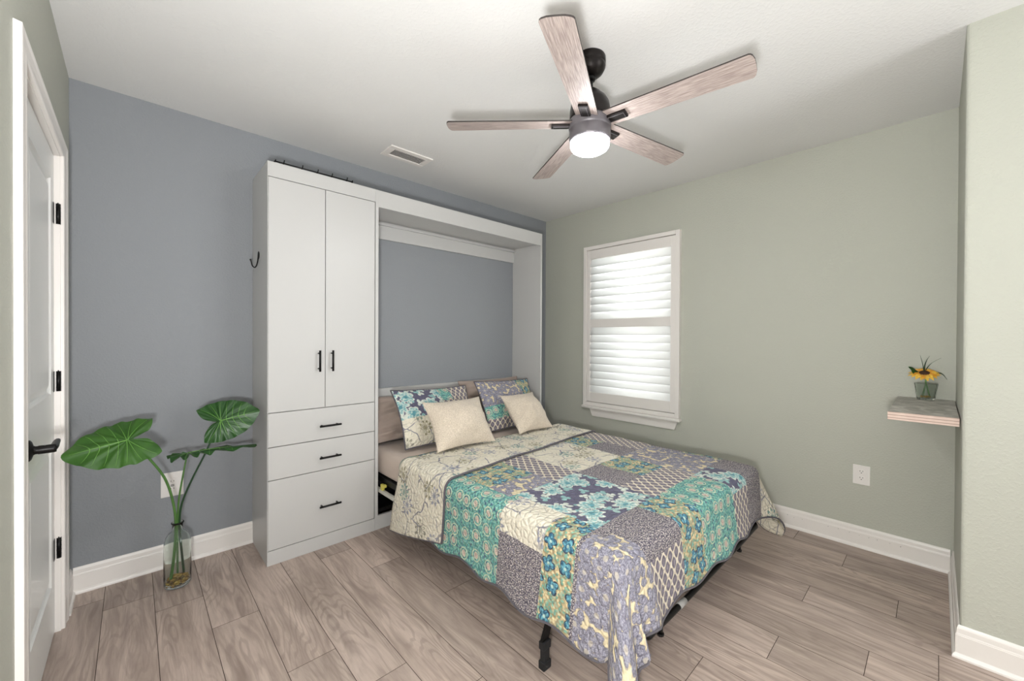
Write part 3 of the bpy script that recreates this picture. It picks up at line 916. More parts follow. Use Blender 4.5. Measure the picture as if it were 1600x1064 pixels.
# ------------------------------------------------------------------ quilt
XL, XR, YF, TOPZ, RR = -1.945, -0.560, -2.090, 0.500, 0.052
def fbm(x, y, s, seed=0.0):
    return mnoise.noise(Vector((x * s + seed, y * s - seed * 0.7, seed)))
def drape(u, v, off=0.0):
    du = (XL - u) if u < XL else ((u - XR) if u > XR else 0.0)
    sx = -1 if u < XL else 1
    dv = (YF - v) if v < YF else 0.0
    bx, by = min(max(u, XL), XR), max(v, YF)
    r = RR + off
    lump = 0.006 * fbm(u, v, 3.0, 1.3) + 0.0035 * fbm(u, v, 9.0, 4.1)
    top = TOPZ + off
    if du == 0 and dv == 0:
        return Vector((u, v, top + lump + 0.008))
    rho = hypot(du, dv); th = atan2(dv, du)
    if du > 0 and dv > 0 and sx < 0: rho *= 1 + 0.24 * sin(2 * th) ** 2
    arc = RR * pi / 2
    crn = sin(2 * th) if (du > 0 and dv > 0) else 0.0
    if rho < arc:
        t = rho / RR
        out, drop = r * sin(t), r * (1 - cos(t))
        k = 0.0
    else:
        h = rho - arc
        a = 0.0
        if du > 0 and dv > 0:
            deg = math.degrees(th)
            if sx < 0:
                A = 0.46 * math.exp(-((deg - 41) / 22.0) ** 2) + 0.30 * math.exp(-((deg - 80) / 8.0) ** 2) + 0.03
            else:
                A = 0.40 * math.exp(-((deg - 50) / 22.0) ** 2) + 0.04
            a = A * h
        elif du > 0:
            w_ = 0.5 + 0.5 * sin(v * 6.6 + 0.6)
            a = h * (0.05 + 0.10 * w_)
            # ease into the corner fold
            e = max(0.0, 1 - (v - YF) / 0.25)
            a += h * 0.03 * e
        else:
            w_ = 0.5 + 0.5 * sin(u * 5.2 + 1.1)
            a = h * (0.06 + 0.10 * w_)
            if sx: pass
            e = math.exp(-((u + 1.86) / 0.07) ** 2)
            a += h * 0.16 * e
        a += 0.006 * fbm(u, v, 7.0, 2.2)
        a = min(a, h * 0.9)
        out = r + max(a, 0.0)
        drop = r + sqrt(max(h * h - a * a, 0.0))
        k = min(1, h / 0.1)
    cx, cy = cos(th), sin(th)
    z = top + lump * (1 if rho < arc else 0.2) + 0.008 - drop
    return Vector((bx + sx * cx * out, by - cy * out, max(z, 0.02 + off)))

U0, U1, V0, V1 = XL - 0.375, XR + 0.36, YF - 0.305, -0.62
G_ = 0.015
def patch(u, v):
    """which print at cloth point u, v"""
    # foot overhang corner first
    if v < -1.945:
        if u < -1.86 - (-(v + 1.945)) * 0.0 and v < -1.96: 
            return 'E' if not (v > -2.0 and u > -1.90) else 'B'
        if u < -1.565:
            if v < -2.19:
                return 'F' if u > -1.83 else 'E'
            return 'B'
        if u < -1.375: return 'D'
        if u < -0.98: return 'A'
        if u < -0.775: return 'G' if v > -2.17 else 'F'
        if u < -0.545: return 'B'
        return 'C'
    if v < -1.485:
        if u < -1.86:
            if v > -1.545: return 'A'
            if v > -1.80: return 'C' if u > -2.075 else 'B'
            if u > -1.90 and v > -1.9: return 'D'
            return 'D' if v > -1.985 else 'E'
        if u < -1.40: return 'G'
        if u < -0.955:
            if v > -1.76: return 'B' if u < -1.19 else 'D'
            return 'F'
        if u < -0.57: return 'E'
        if u < -0.40: return 'D' if v < -1.7 else 'B'
        return 'C'
    if u < -1.90: return 'A'
    if u < -1.395:
        if u > -1.585: return 'F'
        return 'D' if v > -1.335 else 'E'
    if u < -0.955: return 'C'
    if u < -0.735: return 'D' if v > -1.215 else 'B'
    if u < -0.50: return 'F'
    return 'A'

def quilt_mesh():
    bm = B(); uvl = bm.loops.layers.uv.new('UVMap')
    nu, nv = round((U1 - U0) / G_), round((V1 - V0) / G_)
    grid = {}
    def hem(i, j, u, v):
        # softly scalloped edge; longest on the left towards the foot
        return u, v
    cu, cv, cr = None, None, 0.10
    for i in range(nu + 1):
        for j in range(nv + 1):
            u, v = U0 + (U1 - U0) * i / nu, V0 + (V1 - V0) * j / nv
            # scallop by stretching the outermost strip
            if u < XL:
                s_ = (XL - u) / (XL - U0)
                u = XL - (XL - u) * (1 + 0.035 * s_ * sin(v * 21.0))
            if u > XR:
                s_ = (u - XR) / (U1 - XR)
                u = XR + (u - XR) * (1 + 0.03 * s_ * sin(v * 21.0))
            if v < YF:
                s_ = (YF - v) / (YF - V0)
                v = YF - (YF - v) * (1 + 0.04 * s_ * sin(u * 21.0 + 0.6))
            grid[i, j] = (bm.verts.new(drape(u, v)), u, v)
    for i in range(nu):
        for j in range(nv):
            q = [grid[i, j], grid[i + 1, j], grid[i + 1, j + 1], grid[i, j + 1]]
            f = bm.faces.new([x[0] for x in q])
            f.smooth = True
            uc, vc = sum(x[1] for x in q) / 4, sum(x[2] for x in q) / 4
            f.material_index = PK.index(patch(uc, vc))
            for lp, x in zip(f.loops, q): lp[uvl].uv = (x[1] + 5, x[2] + 5)
    edge = [grid[0, j][0].co.copy() for j in range(nv, -1, -1)] + [grid[i, 0][0].co.copy() for i in range(1, nu + 1)] + [grid[nu, j][0].co.copy() for j in range(1, nv + 1)]
    return bm, edge
bm, edge = quilt_mesh()
quilt = obj('quilt', bm, [PR[c] for c in PK])
tag(quilt, 'teal, grey and cream patchwork quilt draped over the bed', 'quilt')
sol = quilt.modifiers.new('thickness', 'SOLIDIFY'); sol.thickness = 0.006; sol.offset = -1
bm = B(); tube(bm, edge[::2], 0.0045, 8)
obj('binding', bm, M['piping'], quilt)
# turned-back head end: reverse side showing
def band():
    bm = B(); uvl = bm.loops.layers.uv.new('UVMap')
    ua, ub = XL - 0.42, XR + 0.36
    nu, nv = round((ub - ua) / G_), 34
    grid = {}
    for i in range(nu + 1):
        u = ua + (ub - ua) * i / nu
        t = i / nu
        vh = -0.655 + 0.03 * t
        vf = -1.118 + 0.125 * min(1.0, max(0.0, (u - XL) / (XR - XL)))
        for j in range(nv + 1):
            w_ = j / nv
            v = vh + (vf - vh) * w_
            uu = u
            if u < XL:   # hangs lower towards the head
                s_ = (XL - u)
                uu = XL - s_ * (1.07 - 0.25 * w_ ** 1.0)
                v += (0.05 * s_ / 0.42) * (1 - w_)
            p = drape(uu, v, 0.009)
            if w_ < 0.06 and u > XL: p.z -= (0.06 - w_) * 0.12
            grid[i, j] = (bm.verts.new(p), uu, v)
    for i in range(nu):
        for j in range(nv):
            q = [grid[i, j], grid[i, j + 1], grid[i + 1, j + 1], grid[i + 1, j]]
            f = bm.faces.new([x[0] for x in q]); f.smooth = True
            for lp, x in zip(f.loops, q): lp[uvl].uv = (x[1] + 9, x[2] + 3)
    e = [grid[i, nv][0].co.copy() for i in range(nu + 1)]
    e2 = [grid[0, j][0].co.copy() for j in range(nv + 1)]
    return bm, e, e2
bm, e, e2 = band()
bd = obj('turned_back_band', bm, PR['C'], quilt)
tag(bd, 'turned-back reverse side in cream floral print')
sol = bd.modifiers.new('thickness', 'SOLIDIFY'); sol.thickness = 0.006; sol.offset = 0
bm = B(); tube(bm, [p + Vector((0, -0.002, 0.001)) for p in e], 0.006, 8); tube(bm, e2, 0.004, 8)
obj('band_piping', bm, M['piping'], quilt)

# ------------------------------------------------------------------ pillows
def pillow_bm(w, h, t, seed=0, n=34, pinch=0.06, wrinkle=1.0):
    """pillow lying in local xy (w along x, h along y), thickness t, centred"""
    bm = B(); uvl = bm.loops.layers.uv.new('UVMap')
    def surf(a, b, s):
        ea, eb = 1 - abs(a) ** 2.6, 1 - abs(b) ** 2.6
        prof = max(1 - a * a, 0) ** 0.78 * max(1 - b * b, 0) ** 0.78
        x = a * w / 2 * (1 - pinch * (1 - b * b) * abs(a) ** 2)
        y = b * h / 2 * (1 - pinch * (1 - a * a) * abs(b) ** 2)
        rd = atan2(b, a); wr = wrinkle * (0.014 * fbm(a * 2 + seed, b * 2, 1.3, seed) + 0.006 * fbm(a + seed, b, 5.0, seed) + 0.006 * sin(rd * 9 + seed + 3 * hypot(a, b)) * max(0, hypot(a, b) - 0.45) + 0.007 * (wrinkle > 1.5) * (1 - abs(mnoise.noise(Vector((a * 1.5 + b * 2.2 + seed, b * 4.5 - a * 1.2, seed)))) * 3.0))
        z = s * (t / 2 * prof + wr * min(1, prof * 2))
        return Vector((x, y, z + 0.010 * fbm(a, b, 1.2, seed + 9)))
    top, bot = {}, {}
    for i in range(n + 1):
        for j in range(n + 1):
            a, b = -1 + 2 * i / n, -1 + 2 * j / n
            a, b = sin(a * pi / 2) * 0.6 + a * 0.4, sin(b * pi / 2) * 0.6 + b * 0.4
            top[i, j] = (bm.verts.new(surf(a, b, 1)), a, b)
            if i in (0, n) or j in (0, n): bot[i, j] = top[i, j]
            else: bot[i, j] = (bm.verts.new(surf(a, b, -1)), a, b)
    for i in range(n):
        for j in range(n):
            for d, order in ((top, ((i, j), (i + 1, j), (i + 1, j + 1), (i, j + 1))), (bot, ((i, j), (i, j + 1), (i + 1, j + 1), (i + 1, j)))):
                q = [d[k] for k in order]
                f = bm.faces.new([x[0] for x in q]); f.smooth = True
                for lp, x in zip(f.loops, q): lp[uvl].uv = (x[1] * w / 2, x[2] * h / 2)
    edge = [surf_ for surf_ in []]
    ring = [top[i, 0][0].co.copy() for i in range(n)] + [top[n, j][0].co.copy() for j in range(n)] + [top[i, n][0].co.copy() for i in range(n, 0, -1)] + [top[0, j][0].co.copy() for j in range(n, 0, -1)]
    return bm, ring + [ring[0].copy()]
def place(o, bl, br, tl):
    """local x along bl->br, local y along bl->tl; origin at the centre of the quad"""
    bl, br, tl = Vector(bl), Vector(br), Vector(tl)
    x = (br - bl).normalized(); y = (tl - bl); y = (y - x * y.dot(x)).normalized(); z = x.cross(y)
    mm = Matrix((x, y, z)).transposed().to_4x4()
    mm.translation = bl + (br - bl) / 2 + (tl - bl) / 2
    o.matrix_world = mm
def pillow(name, label, cat, bl, br, tl, t, mats, seed, group, uvfix=None, patchfn=None, piping=None, **kw):
    w, h = (Vector(br) - Vector(bl)).length, (Vector(tl) - Vector(bl)).length
    bm, ring = pillow_bm(w, h, t, seed, **kw)
    if patchfn:
        uvl = bm.loops.layers.uv.active
        for f in bm.faces:
            c = Vector((0, 0))
            for lp in f.loops: c += lp[uvl].uv
            c /= 4
            f.material_index = PK.index(patchfn(c.x / (w / 2), c.y / (h / 2)))
    o = obj(name, bm, mats)
    tag(o, label, cat, group)
    place(o, bl, br, tl)
    if piping:
        b2 = B(); tube(b2, ring, 0.0045, 8)
        obj('piping', b2, piping, o)
    return o
GP = 'pillows along the headboard'
pillow('bed_pillow', 'taupe pillow against the headboard nearest the wardrobe', 'pillow', (-1.990, -0.235, 0.515), (-1.275, -0.215, 0.515), (-1.985, -0.105, 0.820), 0.15, M['taupe'], 3, GP, wrinkle=2.8)
pillow('bed_pillow', 'taupe pillow behind the patchwork sham farther from the wardrobe', 'pillow', (-1.215, -0.215, 0.515), (-0.535, -0.215, 0.515), (-1.205, -0.115, 0.880), 0.14, M['taupe'], 8, GP, wrinkle=2.0)
pf1 = lambda a, b: ('G' if (b > -0.1 and a < 0.1) else ('A' if (a < 0.35 and b > 0.4) else ('F' if b > 0.3 else 'C'))) if a < 0.9 else 'F'
pf2 = lambda a, b: 'F' if b < -0.62 else ('A' if b < -0.1 and a < 0.2 else ('D' if a > 0.35 and b > 0.2 else ('C' if a > 0.5 else 'E')))
GS = 'patchwork pillow shams'
pillow('pillow_sham', 'patchwork pillow sham with slate floral corner, nearest the wardrobe', 'pillow', (-1.885, -0.505, 0.520), (-1.235, -0.470, 0.500), (-1.905, -0.300, 0.880), 0.16, [PR[c] for c in PK], 5, GS, patchfn=pf1, piping=M['piping'])
pillow('pillow_sham', 'patchwork pillow sham with lavender print and trellis strip, beside right cabinet panel', 'pillow', (-1.175, -0.495, 0.520), (-0.545, -0.470, 0.500), (-1.190, -0.300, 0.890), 0.16, [PR[c] for c in PK], 6, GS, patchfn=pf2, piping=M['piping'])
GT = 'cream fleece throw pillows'
pillow('throw_pillow', 'cream fleece cushion leaning on the slate floral sham', 'cushion', (-1.800, -0.740, 0.532), (-1.345, -0.765, 0.532), (-1.800, -0.535, 0.815), 0.23, M['sherpa'], 11, GT, pinch=0.09)
pillow('throw_pillow', 'cream fleece cushion leaning on the sham beside the right cabinet panel', 'cushion', (-1.075, -0.735, 0.532), (-0.715, -0.745, 0.532), (-1.105, -0.500, 0.790), 0.22, M['sherpa'], 17, GT, pinch=0.09)

# ------------------------------------------------------------------ ceiling fan
FC = Vector((-1.706, -1.786, 0))
fan = thing('ceiling_fan', 'five-blade ceiling fan with grey wood blades and lit lamp', 'fan', (FC.x, FC.y, H))
bm = B()
lathe(bm, [(0, H), (0.064, H), (0.066, H - 0.004), (0.066, H - 0.030), (0.063, H - 0.033), (0.066, H - 0.036), (0.065, H - 0.046), (0.056, H - 0.064), (0.040, H - 0.078), (0.024, H - 0.084), (0, H - 0.084)], 40, (FC.x, FC.y, 0))
addp('canopy', bm, M['bronze'], fan)
bm = B()
lathe(bm, [(0, H - 0.07), (0.0125, H - 0.07), (0.0125, 2.31), (0, 2.31)], 20, (FC.x, FC.y, 0))
lathe(bm, [(0.019, H - 0.080), (0.024, H - 0.088), (0.021, H - 0.100), (0.0125, H - 0.102)], 20, (FC.x, FC.y, 0))
addp('downrod', bm, M['black'], fan)
bm = B()
lathe(bm, [(0, 2.328), (0.022, 2.328), (0.034, 2.318), (0.048, 2.306), (0.052, 2.300), (0.070, 2.284), (0.082, 2.262), (0.087, 2.235), (0.088, 2.205), (0.088, 2.190), (0, 2.190)], 48, (FC.x, FC.y, 0))
addp('motor_housing', bm, M['bronze'], fan)
BZ = 2.178
bm = B()
lathe(bm, [(0, 2.190), (0.089, 2.190), (0.091, 2.182), (0.091, 2.158), (0.089, 2.152), (0.087, 2.150), (0.089, 2.146), (0.0895, 2.105), (0.086, 2.098), (0, 2.098)], 48, (FC.x, FC.y, 0))
addp('lamp_housing', bm, M['pewter'], fan)
bm = B()
lathe(bm, [(0.084, 2.100), (0.0845, 2.090), (0.083, 2.078), (0.077, 2.068), (0.066, 2.061), (0.045, 2.056), (0.02, 2.054), (0, 2.0535)], 48, (FC.x, FC.y, 0))
addp('lamp_diffuser', bm, M['lampglow'], fan)
def blade_bm():
    bm = B()
    r0, r1, w0, w1, th = 0.082, 0.622, 0.047, 0.056, 0.006
    prof = []
    n = 14
    for i in range(n + 1):
        t = i / n
        prof.append((r0 + (r1 - r0 - 0.012) * t, w0 + (w1 - w0) * t))
    prof += [(r1 - 0.006, w1 - 0.003), (r1 - 0.001, w1 - 0.010), (r1 + 0.004, w1 * 0.5)]
    out = [(x, w) for x, w in prof] + [(r1 + 0.005, 0)] + [(x, -w) for x, w in reversed(prof)]
    bot = [bm.verts.new((x, y, -th / 2)) for x, y in out]
    top = [bm.verts.new((x, y, th / 2)) for x, y in out]
    f = bm.faces.new(bot[::-1]); f = bm.faces.new(top)
    for i in range(len(out)):
        j = (i + 1) % len(out)
        f = bm.faces.new((bot[i], bot[j], top[j], top[i])); f.material_index = 1
    bmesh.ops.recalc_face_normals(bm, faces=bm.faces)
    return bm
bmd = blade_bm()
me_blade = bpy.data.meshes.new('blade'); bmd.to_mesh(me_blade); bmd.free()
me_blade.materials.append(M['blade']); me_blade.materials.append(M['bladeedge'])
bmi = B()
box(bmi, 0.070, 0.168, -0.0205, 0.0205, -0.0135, -0.003, 0.002)
box(bmi, 0.092, 0.160, -0.0135, 0.0135, -0.016, -0.0125, 0.0015, mi=1)
me_iron = bpy.data.meshes.new('blade_iron'); bmi.to_mesh(me_iron); bmi.free()
me_iron.materials.append(M['bronze']); me_iron.materials.append(M['pewter'])
for k in range(5):
    b = bpy.data.objects.new('blade', me_blade); COL.objects.link(b); b.parent = fan
    b.location = (0, 0, BZ - H)
    b.rotation_euler = (-0.185, 0, -0.164 + k * 2 * pi / 5)
    ir = bpy.data.objects.new('blade_iron', me_iron); COL.objects.link(ir); ir.parent = b

# ------------------------------------------------------------------ ceiling vent
vent = thing('ceiling_vent', 'white rectangular air vent in the ceiling above the bed cabinet', 'vent', (-1.815, -0.37, H))
bm = B()
vx0, vx1, vy0, vy1 = -1.968, -1.662, -0.452, -0.288
ix0, ix1, iy0, iy1 = -1.925, -1.698, -0.412, -0.322
for a in ((vx0, vx1, vy0, iy0), (vx0, vx1, iy1, vy1), (vx0, ix0, iy0, iy1), (ix1, vx1, iy0, iy1)):
    box(bm, *a, H - 0.008, H, 0.0025)
addp('frame', bm, M['trim'], vent)
bm = B(); box(bm, ix0, ix1, iy0, iy1, H - 0.0012, H - 0.0002)
addp('dark_duct', bm, M['ventgap'], vent)
bm = B()
for i in range(5):
    y = iy0 + 0.012 + i * 0.0165
    vs = [bm.verts.new(p) for p in ((ix0 + 0.004, y - 0.007, H - 0.0085), (ix1 - 0.002, y - 0.007, H - 0.0085), (ix1 - 0.002, y + 0.0065, H - 0.0035), (ix0 + 0.004, y + 0.0065, H - 0.0035))]
    f = bm.faces.new(vs); r = bmesh.ops.extrude_face_region(bm, geom=[f])
    for v in [g_ for g_ in r['geom'] if isinstance(g_, bmesh.types.BMVert)]: v.co.z += 0.0011
addp('slats', bm, M['trim'], vent)

# ------------------------------------------------------------------ outlets
def outlet(label, cx, cy, cz, w, h, nrm, deco=False):
    """plate centred at cx,cy,cz ; nrm 'x' faces -x, 'y' faces -y"""
    o = thing('wall_outlet', label, 'outlet', (cx, cy, cz), rot=(0, 0, 0 if nrm == 'y' else -pi / 2), group='wall outlets')
    bm = B(); box(bm, -w / 2, w / 2, -0.006, 0, -h / 2, h / 2, 0.0022)
    obj('cover_plate', bm, M['plastic'], o)
    if deco:
        bm = B(); box(bm, -0.018, 0.018, -0.0085, -0.006, -0.034, 0.034, 0.001)
        rc = obj('receptacle', bm, M['plastic'], o)
        bm = B()
        for x in (-0.006, 0.006): box(bm, x - 0.001, x + 0.001, -0.0089, -0.0084, 0.014, 0.022)
        box(bm, -0.008, 0.008, -0.0089, -0.0084, -0.004, -0.001); box(bm, -0.008, 0.008, -0.0089, -0.0084, -0.010, -0.007)
        for x in (-0.006, 0.006): box(bm, x - 0.001, x + 0.001, -0.0089, -0.0084, -0.026, -0.018)
        obj('slots', bm, M['slot'], rc)
        return o
    for s in (1, -1):
        bm = B()
        pts = []
        for j in range(24):
            t = 2 * pi * j / 24
            pts.append((0.0165 * cos(t), max(-0.0125, min(0.0125, 0.0165 * sin(t))) + s * 0.0195))
        lo = [bm.verts.new((x, -0.0058, z)) for x, z in pts]; hi = [bm.verts.new((x, -0.0076, z)) for x, z in pts]
        bm.faces.new(hi)
        for j in range(24): bm.faces.new((lo[j], lo[(j + 1) % 24], hi[(j + 1) % 24], hi[j]))
        bmesh.ops.recalc_face_normals(bm, faces=bm.faces)
        rc = obj('receptacle', bm, M['plastic'], o)
        bm = B()
        for x in (-0.0062, 0.0062): box(bm, x - 0.0011, x + 0.0011, -0.0081, -0.0072, s * 0.0195 + 0.001, s * 0.0195 + 0.0085)
        tube(bm, [(0, -0.0072, s * 0.0195 - 0.006), (0, -0.0082, s * 0.0195 - 0.006)], 0.0026, 10)
        obj('slots', bm, M['slot'], rc)
    bm = B(); tube(bm, [(0, -0.0058, 0), (0, -0.0072, 0)], 0.0028, 10); obj('screw', bm, M['plastic'], o)
    return o
outlet('white duplex outlet on the sage wall left of the floating shelf', 0, -2.533, 0.433, 0.078, 0.114, 'x')
outlet('white outlet with square receptacle on the blue wall behind the plant', -3.008, 0, 0.440, 0.095, 0.130, 'y', True)

# ------------------------------------------------------------------ floor plant
VC = Vector((-3.001, -0.248, 0))
bm = B()
outer = [(0, 0.0015), (0.044, 0.0015), (0.051, 0.006), (0.054, 0.016), (0.0545, 0.06), (0.0545, 0.19), (0.053, 0.222), (0.047, 0.247), (0.034, 0.264), (0.024, 0.273), (0.0215, 0.281), (0.0215, 0.305), (0.0255, 0.312), (0.0255, 0.316)]
inner = [(0.0195, 0.316), (0.0185, 0.283), (0.0215, 0.271), (0.032, 0.261), (0.0445, 0.244), (0.0502, 0.220), (0.0515, 0.19), (0.0515, 0.03), (0.048, 0.017), (0.040, 0.012), (0, 0.012)]
lathe(bm, outer + inner, 48)
vase = obj('bottle_vase', bm, M['glass'], None, True, VC)
tag(vase, 'tall clear glass bottle vase standing on the floor by the baseboard', 'vase')
bm = B()
rg = random.Random(4)
for i in range(190):
    a, r_ = rg.uniform(0, 2 * pi), 0.044 * sqrt(rg.random())
    z = 0.018 + rg.random() * 0.030 * (1 - (r_ / 0.06) ** 2)
    s = rg.uniform(0.005, 0.0085)
    vs = bmesh.ops.create_icosphere(bm, subdivisions=1, radius=s, matrix=Matrix.Translation((r_ * cos(a), r_ * sin(a), z)) @ Matrix.Diagonal((1.15, rg.uniform(.7, 1), .75, 1)))
for f in bm.faces: f.smooth = True
pb = obj('pebbles', bm, M['pebble'], None, False, VC)
tag(pb, 'amber glass pebbles in the bottom of the bottle vase', 'pebbles', kind='stuff')

def leaf_bm(L, W, back, M_, S_, org, droop, curl, ripple, seed, mats=1):
    """heart-shaped leaf: tip L ahead of the stalk, two lobes reaching `back` behind it"""
    M_ = Vector(M_).normalized(); S_ = Vector(S_); S_ = (S_ - M_ * S_.dot(M_)).normalized(); N_ = M_.cross(S_)
    if N_.z < 0: N_ = -N_
    org = Vector(org)
    def edge_r(a):
        # radius of the outline at polar angle a (0 = tip, pi = notch)
        a = abs(a)
        Lx = L if a < pi / 2 else back
        r = 1.0 / sqrt((cos(a) / Lx) ** 2 + (sin(a) / W) ** 2)
        r *= 1 + 0.10 * math.exp(-(a / 0.16) ** 2)
        if a > 2.35: r *= max(0.10, 1 - ((a - 2.35) / (pi - 2.35)) ** 0.9)
        return r
    def pos(a, q):
        r = edge_r(a) * q
        x, y = r * cos(a), r * sin(a)
        rr_ = r / max(L, W)
        z = -droop * (x / L) ** 2 * (1 if x > 0 else 0.5) - curl * (y / W) ** 2 + ripple * q * q * sin(a * 13 + seed) + 0.25 * ripple * sin(a * 29 + seed) * q
        # quilted relief between side veins
        z += 0.003 * sin(a * 14.0) * sin(q * pi)
        return org + M_ * x + S_ * y + N_ * z
    bm = B(); na, nq = 120, 10
    c = bm.verts.new(org); rings = []
    for qi in range(1, nq + 1):
        rings.append([bm.verts.new(pos(-pi + 2 * pi * i / na + 1e-4, qi / nq)) for i in range(na)])
    for i in range(na - 1):
        f = bm.faces.new((c, rings[0][i], rings[0][i + 1])); f.smooth = True
        for k in range(nq - 1):
            f = bm.faces.new((rings[k][i], rings[k + 1][i], rings[k + 1][i + 1], rings[k][i + 1])); f.smooth = True
    # veins: a midrib with side veins leaving it, plus two into the lobes
    def xy(x, y):
        a = atan2(y, x); return pos(a, min(0.97, hypot(x, y) / edge_r(a))) + N_ * 0.0008
    tube(bm, [xy(-0.0 + L * 0.97 * j / 10, 0.0) for j in range(11)], [0.0026 * (1 - 0.08 * j) for j in range(11)], 6, mi=1)
    for sgn in (1, -1):
        for x0, a1 in ((0.0, 2.25), (0.0, 1.82), (0.02, 1.38), (0.16, 1.08), (0.32, 0.80), (0.48, 0.54), (0.64, 0.32)):
            e = edge_r(a1) * 0.93; ex, ey = e * cos(a1), e * sin(a1); pts = []
            for j in range(8):
                t = j / 7
                pts.append(xy(x0 * L + (ex - x0 * L) * (0.7 * t + 0.3 * t * t), sgn * ey * (t * 1.15 - 0.15 * t * t) + sgn * 1e-4))
            tube(bm, pts, [0.0015 * (1 - 0.7 * j / 7) for j in range(8)], 6, mi=1)
    return bm
GL = 'big leaf stems in the floor vase'
def leaf_stem(label, pts, rad, mstem, leafargs, mleaf):
    root = thing('leaf_stem', label, 'artificial plant', (VC.x, VC.y, 0.02), GL)
    bm = B(); p = catmull(pts, 8)
    tube(bm, p, [rad * (1.15 - 0.45 * i / len(p)) for i in range(len(p))], 10)
    addp('stem', bm, mstem, root)
    bm = leaf_bm(**leafargs)
    addp('leaf', bm, [mleaf, M['vein']], root)
nk = Vector((VC.x, VC.y, 0.30))
leaf_stem('leaf stem leaning left with a broad leaf reaching the door casing', [(-3.028, -0.262, 0.045), (-3.016, -0.262, 0.15), (-3.008, -0.256, 0.30), (-3.022, -0.30, 0.44), (-3.055, -0.345, 0.575), (-3.118, -0.385, 0.70), (-3.150, -0.40, 0.755), (-3.176, -0.40, 0.781)], 0.0058, M['stem'],
          dict(L=0.182, W=0.116, back=0.19, M_=(-0.97, -0.05, -0.16), S_=(0.10, 0.60, 0.62), org=(-3.178, -0.40, 0.783), droop=0.010, curl=0.020, ripple=0.006, seed=1.0), M['leaf'])
leaf_stem('leaf stem leaning right with a leaf touching the wardrobe side', [(-2.975, -0.236, 0.045), (-2.984, -0.240, 0.15), (-2.994, -0.247, 0.30), (-2.985, -0.265, 0.41), (-2.950, -0.285, 0.52), (-2.898, -0.30, 0.645), (-2.855, -0.30, 0.755), (-2.834, -0.30, 0.803)], 0.0048, M['stemdark'],
          dict(L=0.160, W=0.105, back=0.15, M_=(0.93, -0.10, 0.20), S_=(-0.30, 0.40, 0.86), org=(-2.834, -0.30, 0.805), droop=0.006, curl=0.016, ripple=0.006, seed=2.2), M['leafdark'])
leaf_stem('shorter middle leaf stem with a leaf seen edge-on', [(-3.000, -0.228, 0.045), (-3.001, -0.235, 0.15), (-3.002, -0.248, 0.30), (-2.998, -0.285, 0.44), (-2.985, -0.315, 0.56), (-2.974, -0.33, 0.640), (-2.968, -0.33, 0.668)], 0.0045, M['stem'],
          dict(L=0.265, W=0.085, back=0.15, M_=(0.98, 0.05, 0.06), S_=(0.03, 0.95, -0.13), org=(-2.968, -0.33, 0.670), droop=0.030, curl=0.012, ripple=0.011, seed=3.1), M['leafdark'])

# ------------------------------------------------------------------ shelf and sunflower
SZ = 0.920
bm = B(); box(bm, -0.70, -0.001, -2.902, -2.686, SZ - 0.036, SZ, 0.0015)
bm.faces.ensure_lookup_table()
for f in bm.faces:
    if abs(f.normal.z) < 0.5: f.material_index = 1
for v in bm.verts: v.co -= Vector((-0.35, -2.79, SZ))
sh_ = obj('floating_shelf', bm, [M['shelf'], M['shelfedge']], None, False, (-0.35, -2.79, SZ))
tag(sh_, 'grey weathered floating shelf with pinkish layered edge in the right nook', 'shelf')
SV = Vector((-0.085, -2.797, SZ))
bm = B()
def sq(r, z, hw):   # rounded square ring
    out = []
    for j in range(32):
        t = 2 * pi * j / 32 + pi / 4
        c_, s_ = cos(t), sin(t)
        k_ = (abs(c_) ** 6 + abs(s_) ** 6) ** (-1 / 6)
        out.append(bm.verts.new((hw * c_ * k_, hw * s_ * k_, z)))
    return out
rings = [sq(0, z, w) for z, w in ((0.0005, 0.025), (0.004, 0.0275), (0.088, 0.036), (0.089, 0.0335), (0.012, 0.0255), (0.0105, 0.022))]
for r0, r1 in zip(rings, rings[1:]):
    for j in range(32): bm.faces.new((r0[j], r0[(j + 1) % 32], r1[(j + 1) % 32], r1[j]))
bm.faces.new(rings[0][::-1]); bm.faces.new(rings[-1])
bmesh.ops.recalc_face_normals(bm, faces=bm.faces)
sv = obj('square_vase', bm, M['glass'], None, False, SV)
sv.rotation_euler = (0, 0, 0.72)
tag(sv, 'small square clear glass vase on the floating shelf', 'vase')
bm = B()
for i in range(40):
    x, y = rg.uniform(-.016, .016), rg.uniform(-.016, .016)
    bmesh.ops.create_icosphere(bm, subdivisions=1, radius=rg.uniform(.003, .005), matrix=Matrix.Translation((x, y, 0.016 + rg.random() * 0.006)))
pb = obj('pebbles', bm, M['pebble'], None, True, SV)
tag(pb, 'small brown pebbles in the little square vase', 'pebbles', kind='stuff')
sf = thing('sunflower', 'yellow sunflower with grassy leaves in the little square vase', 'flower', SV + Vector((0, 0, 0.02)))
bm = B()
for dx, dy in ((0.012, -0.010), (-0.012, 0.008), (0.0, 0.012), (-0.008, -0.012)):
    tube(bm, catmull([(SV.x + dx * 1.2, SV.y + dy * 1.2, SZ + 0.022), (SV.x + dx * 0.3, SV.y + dy * 0.3, SZ + 0.075), (SV.x - 0.004, SV.y + 0.002, SZ + 0.118)], 5), 0.0022, 8)
addp('stem', bm, M['stem'], sf)
FO = Vector((SV.x - 0.010, SV.y + 0.006, SZ + 0.142))
toC = (CAM - FO).normalized()
fn = (toC * 0.50 + Vector((0, 0, 0.86))).normalized()
fx = fn.orthogonal().normalized(); fy = fn.cross(fx)
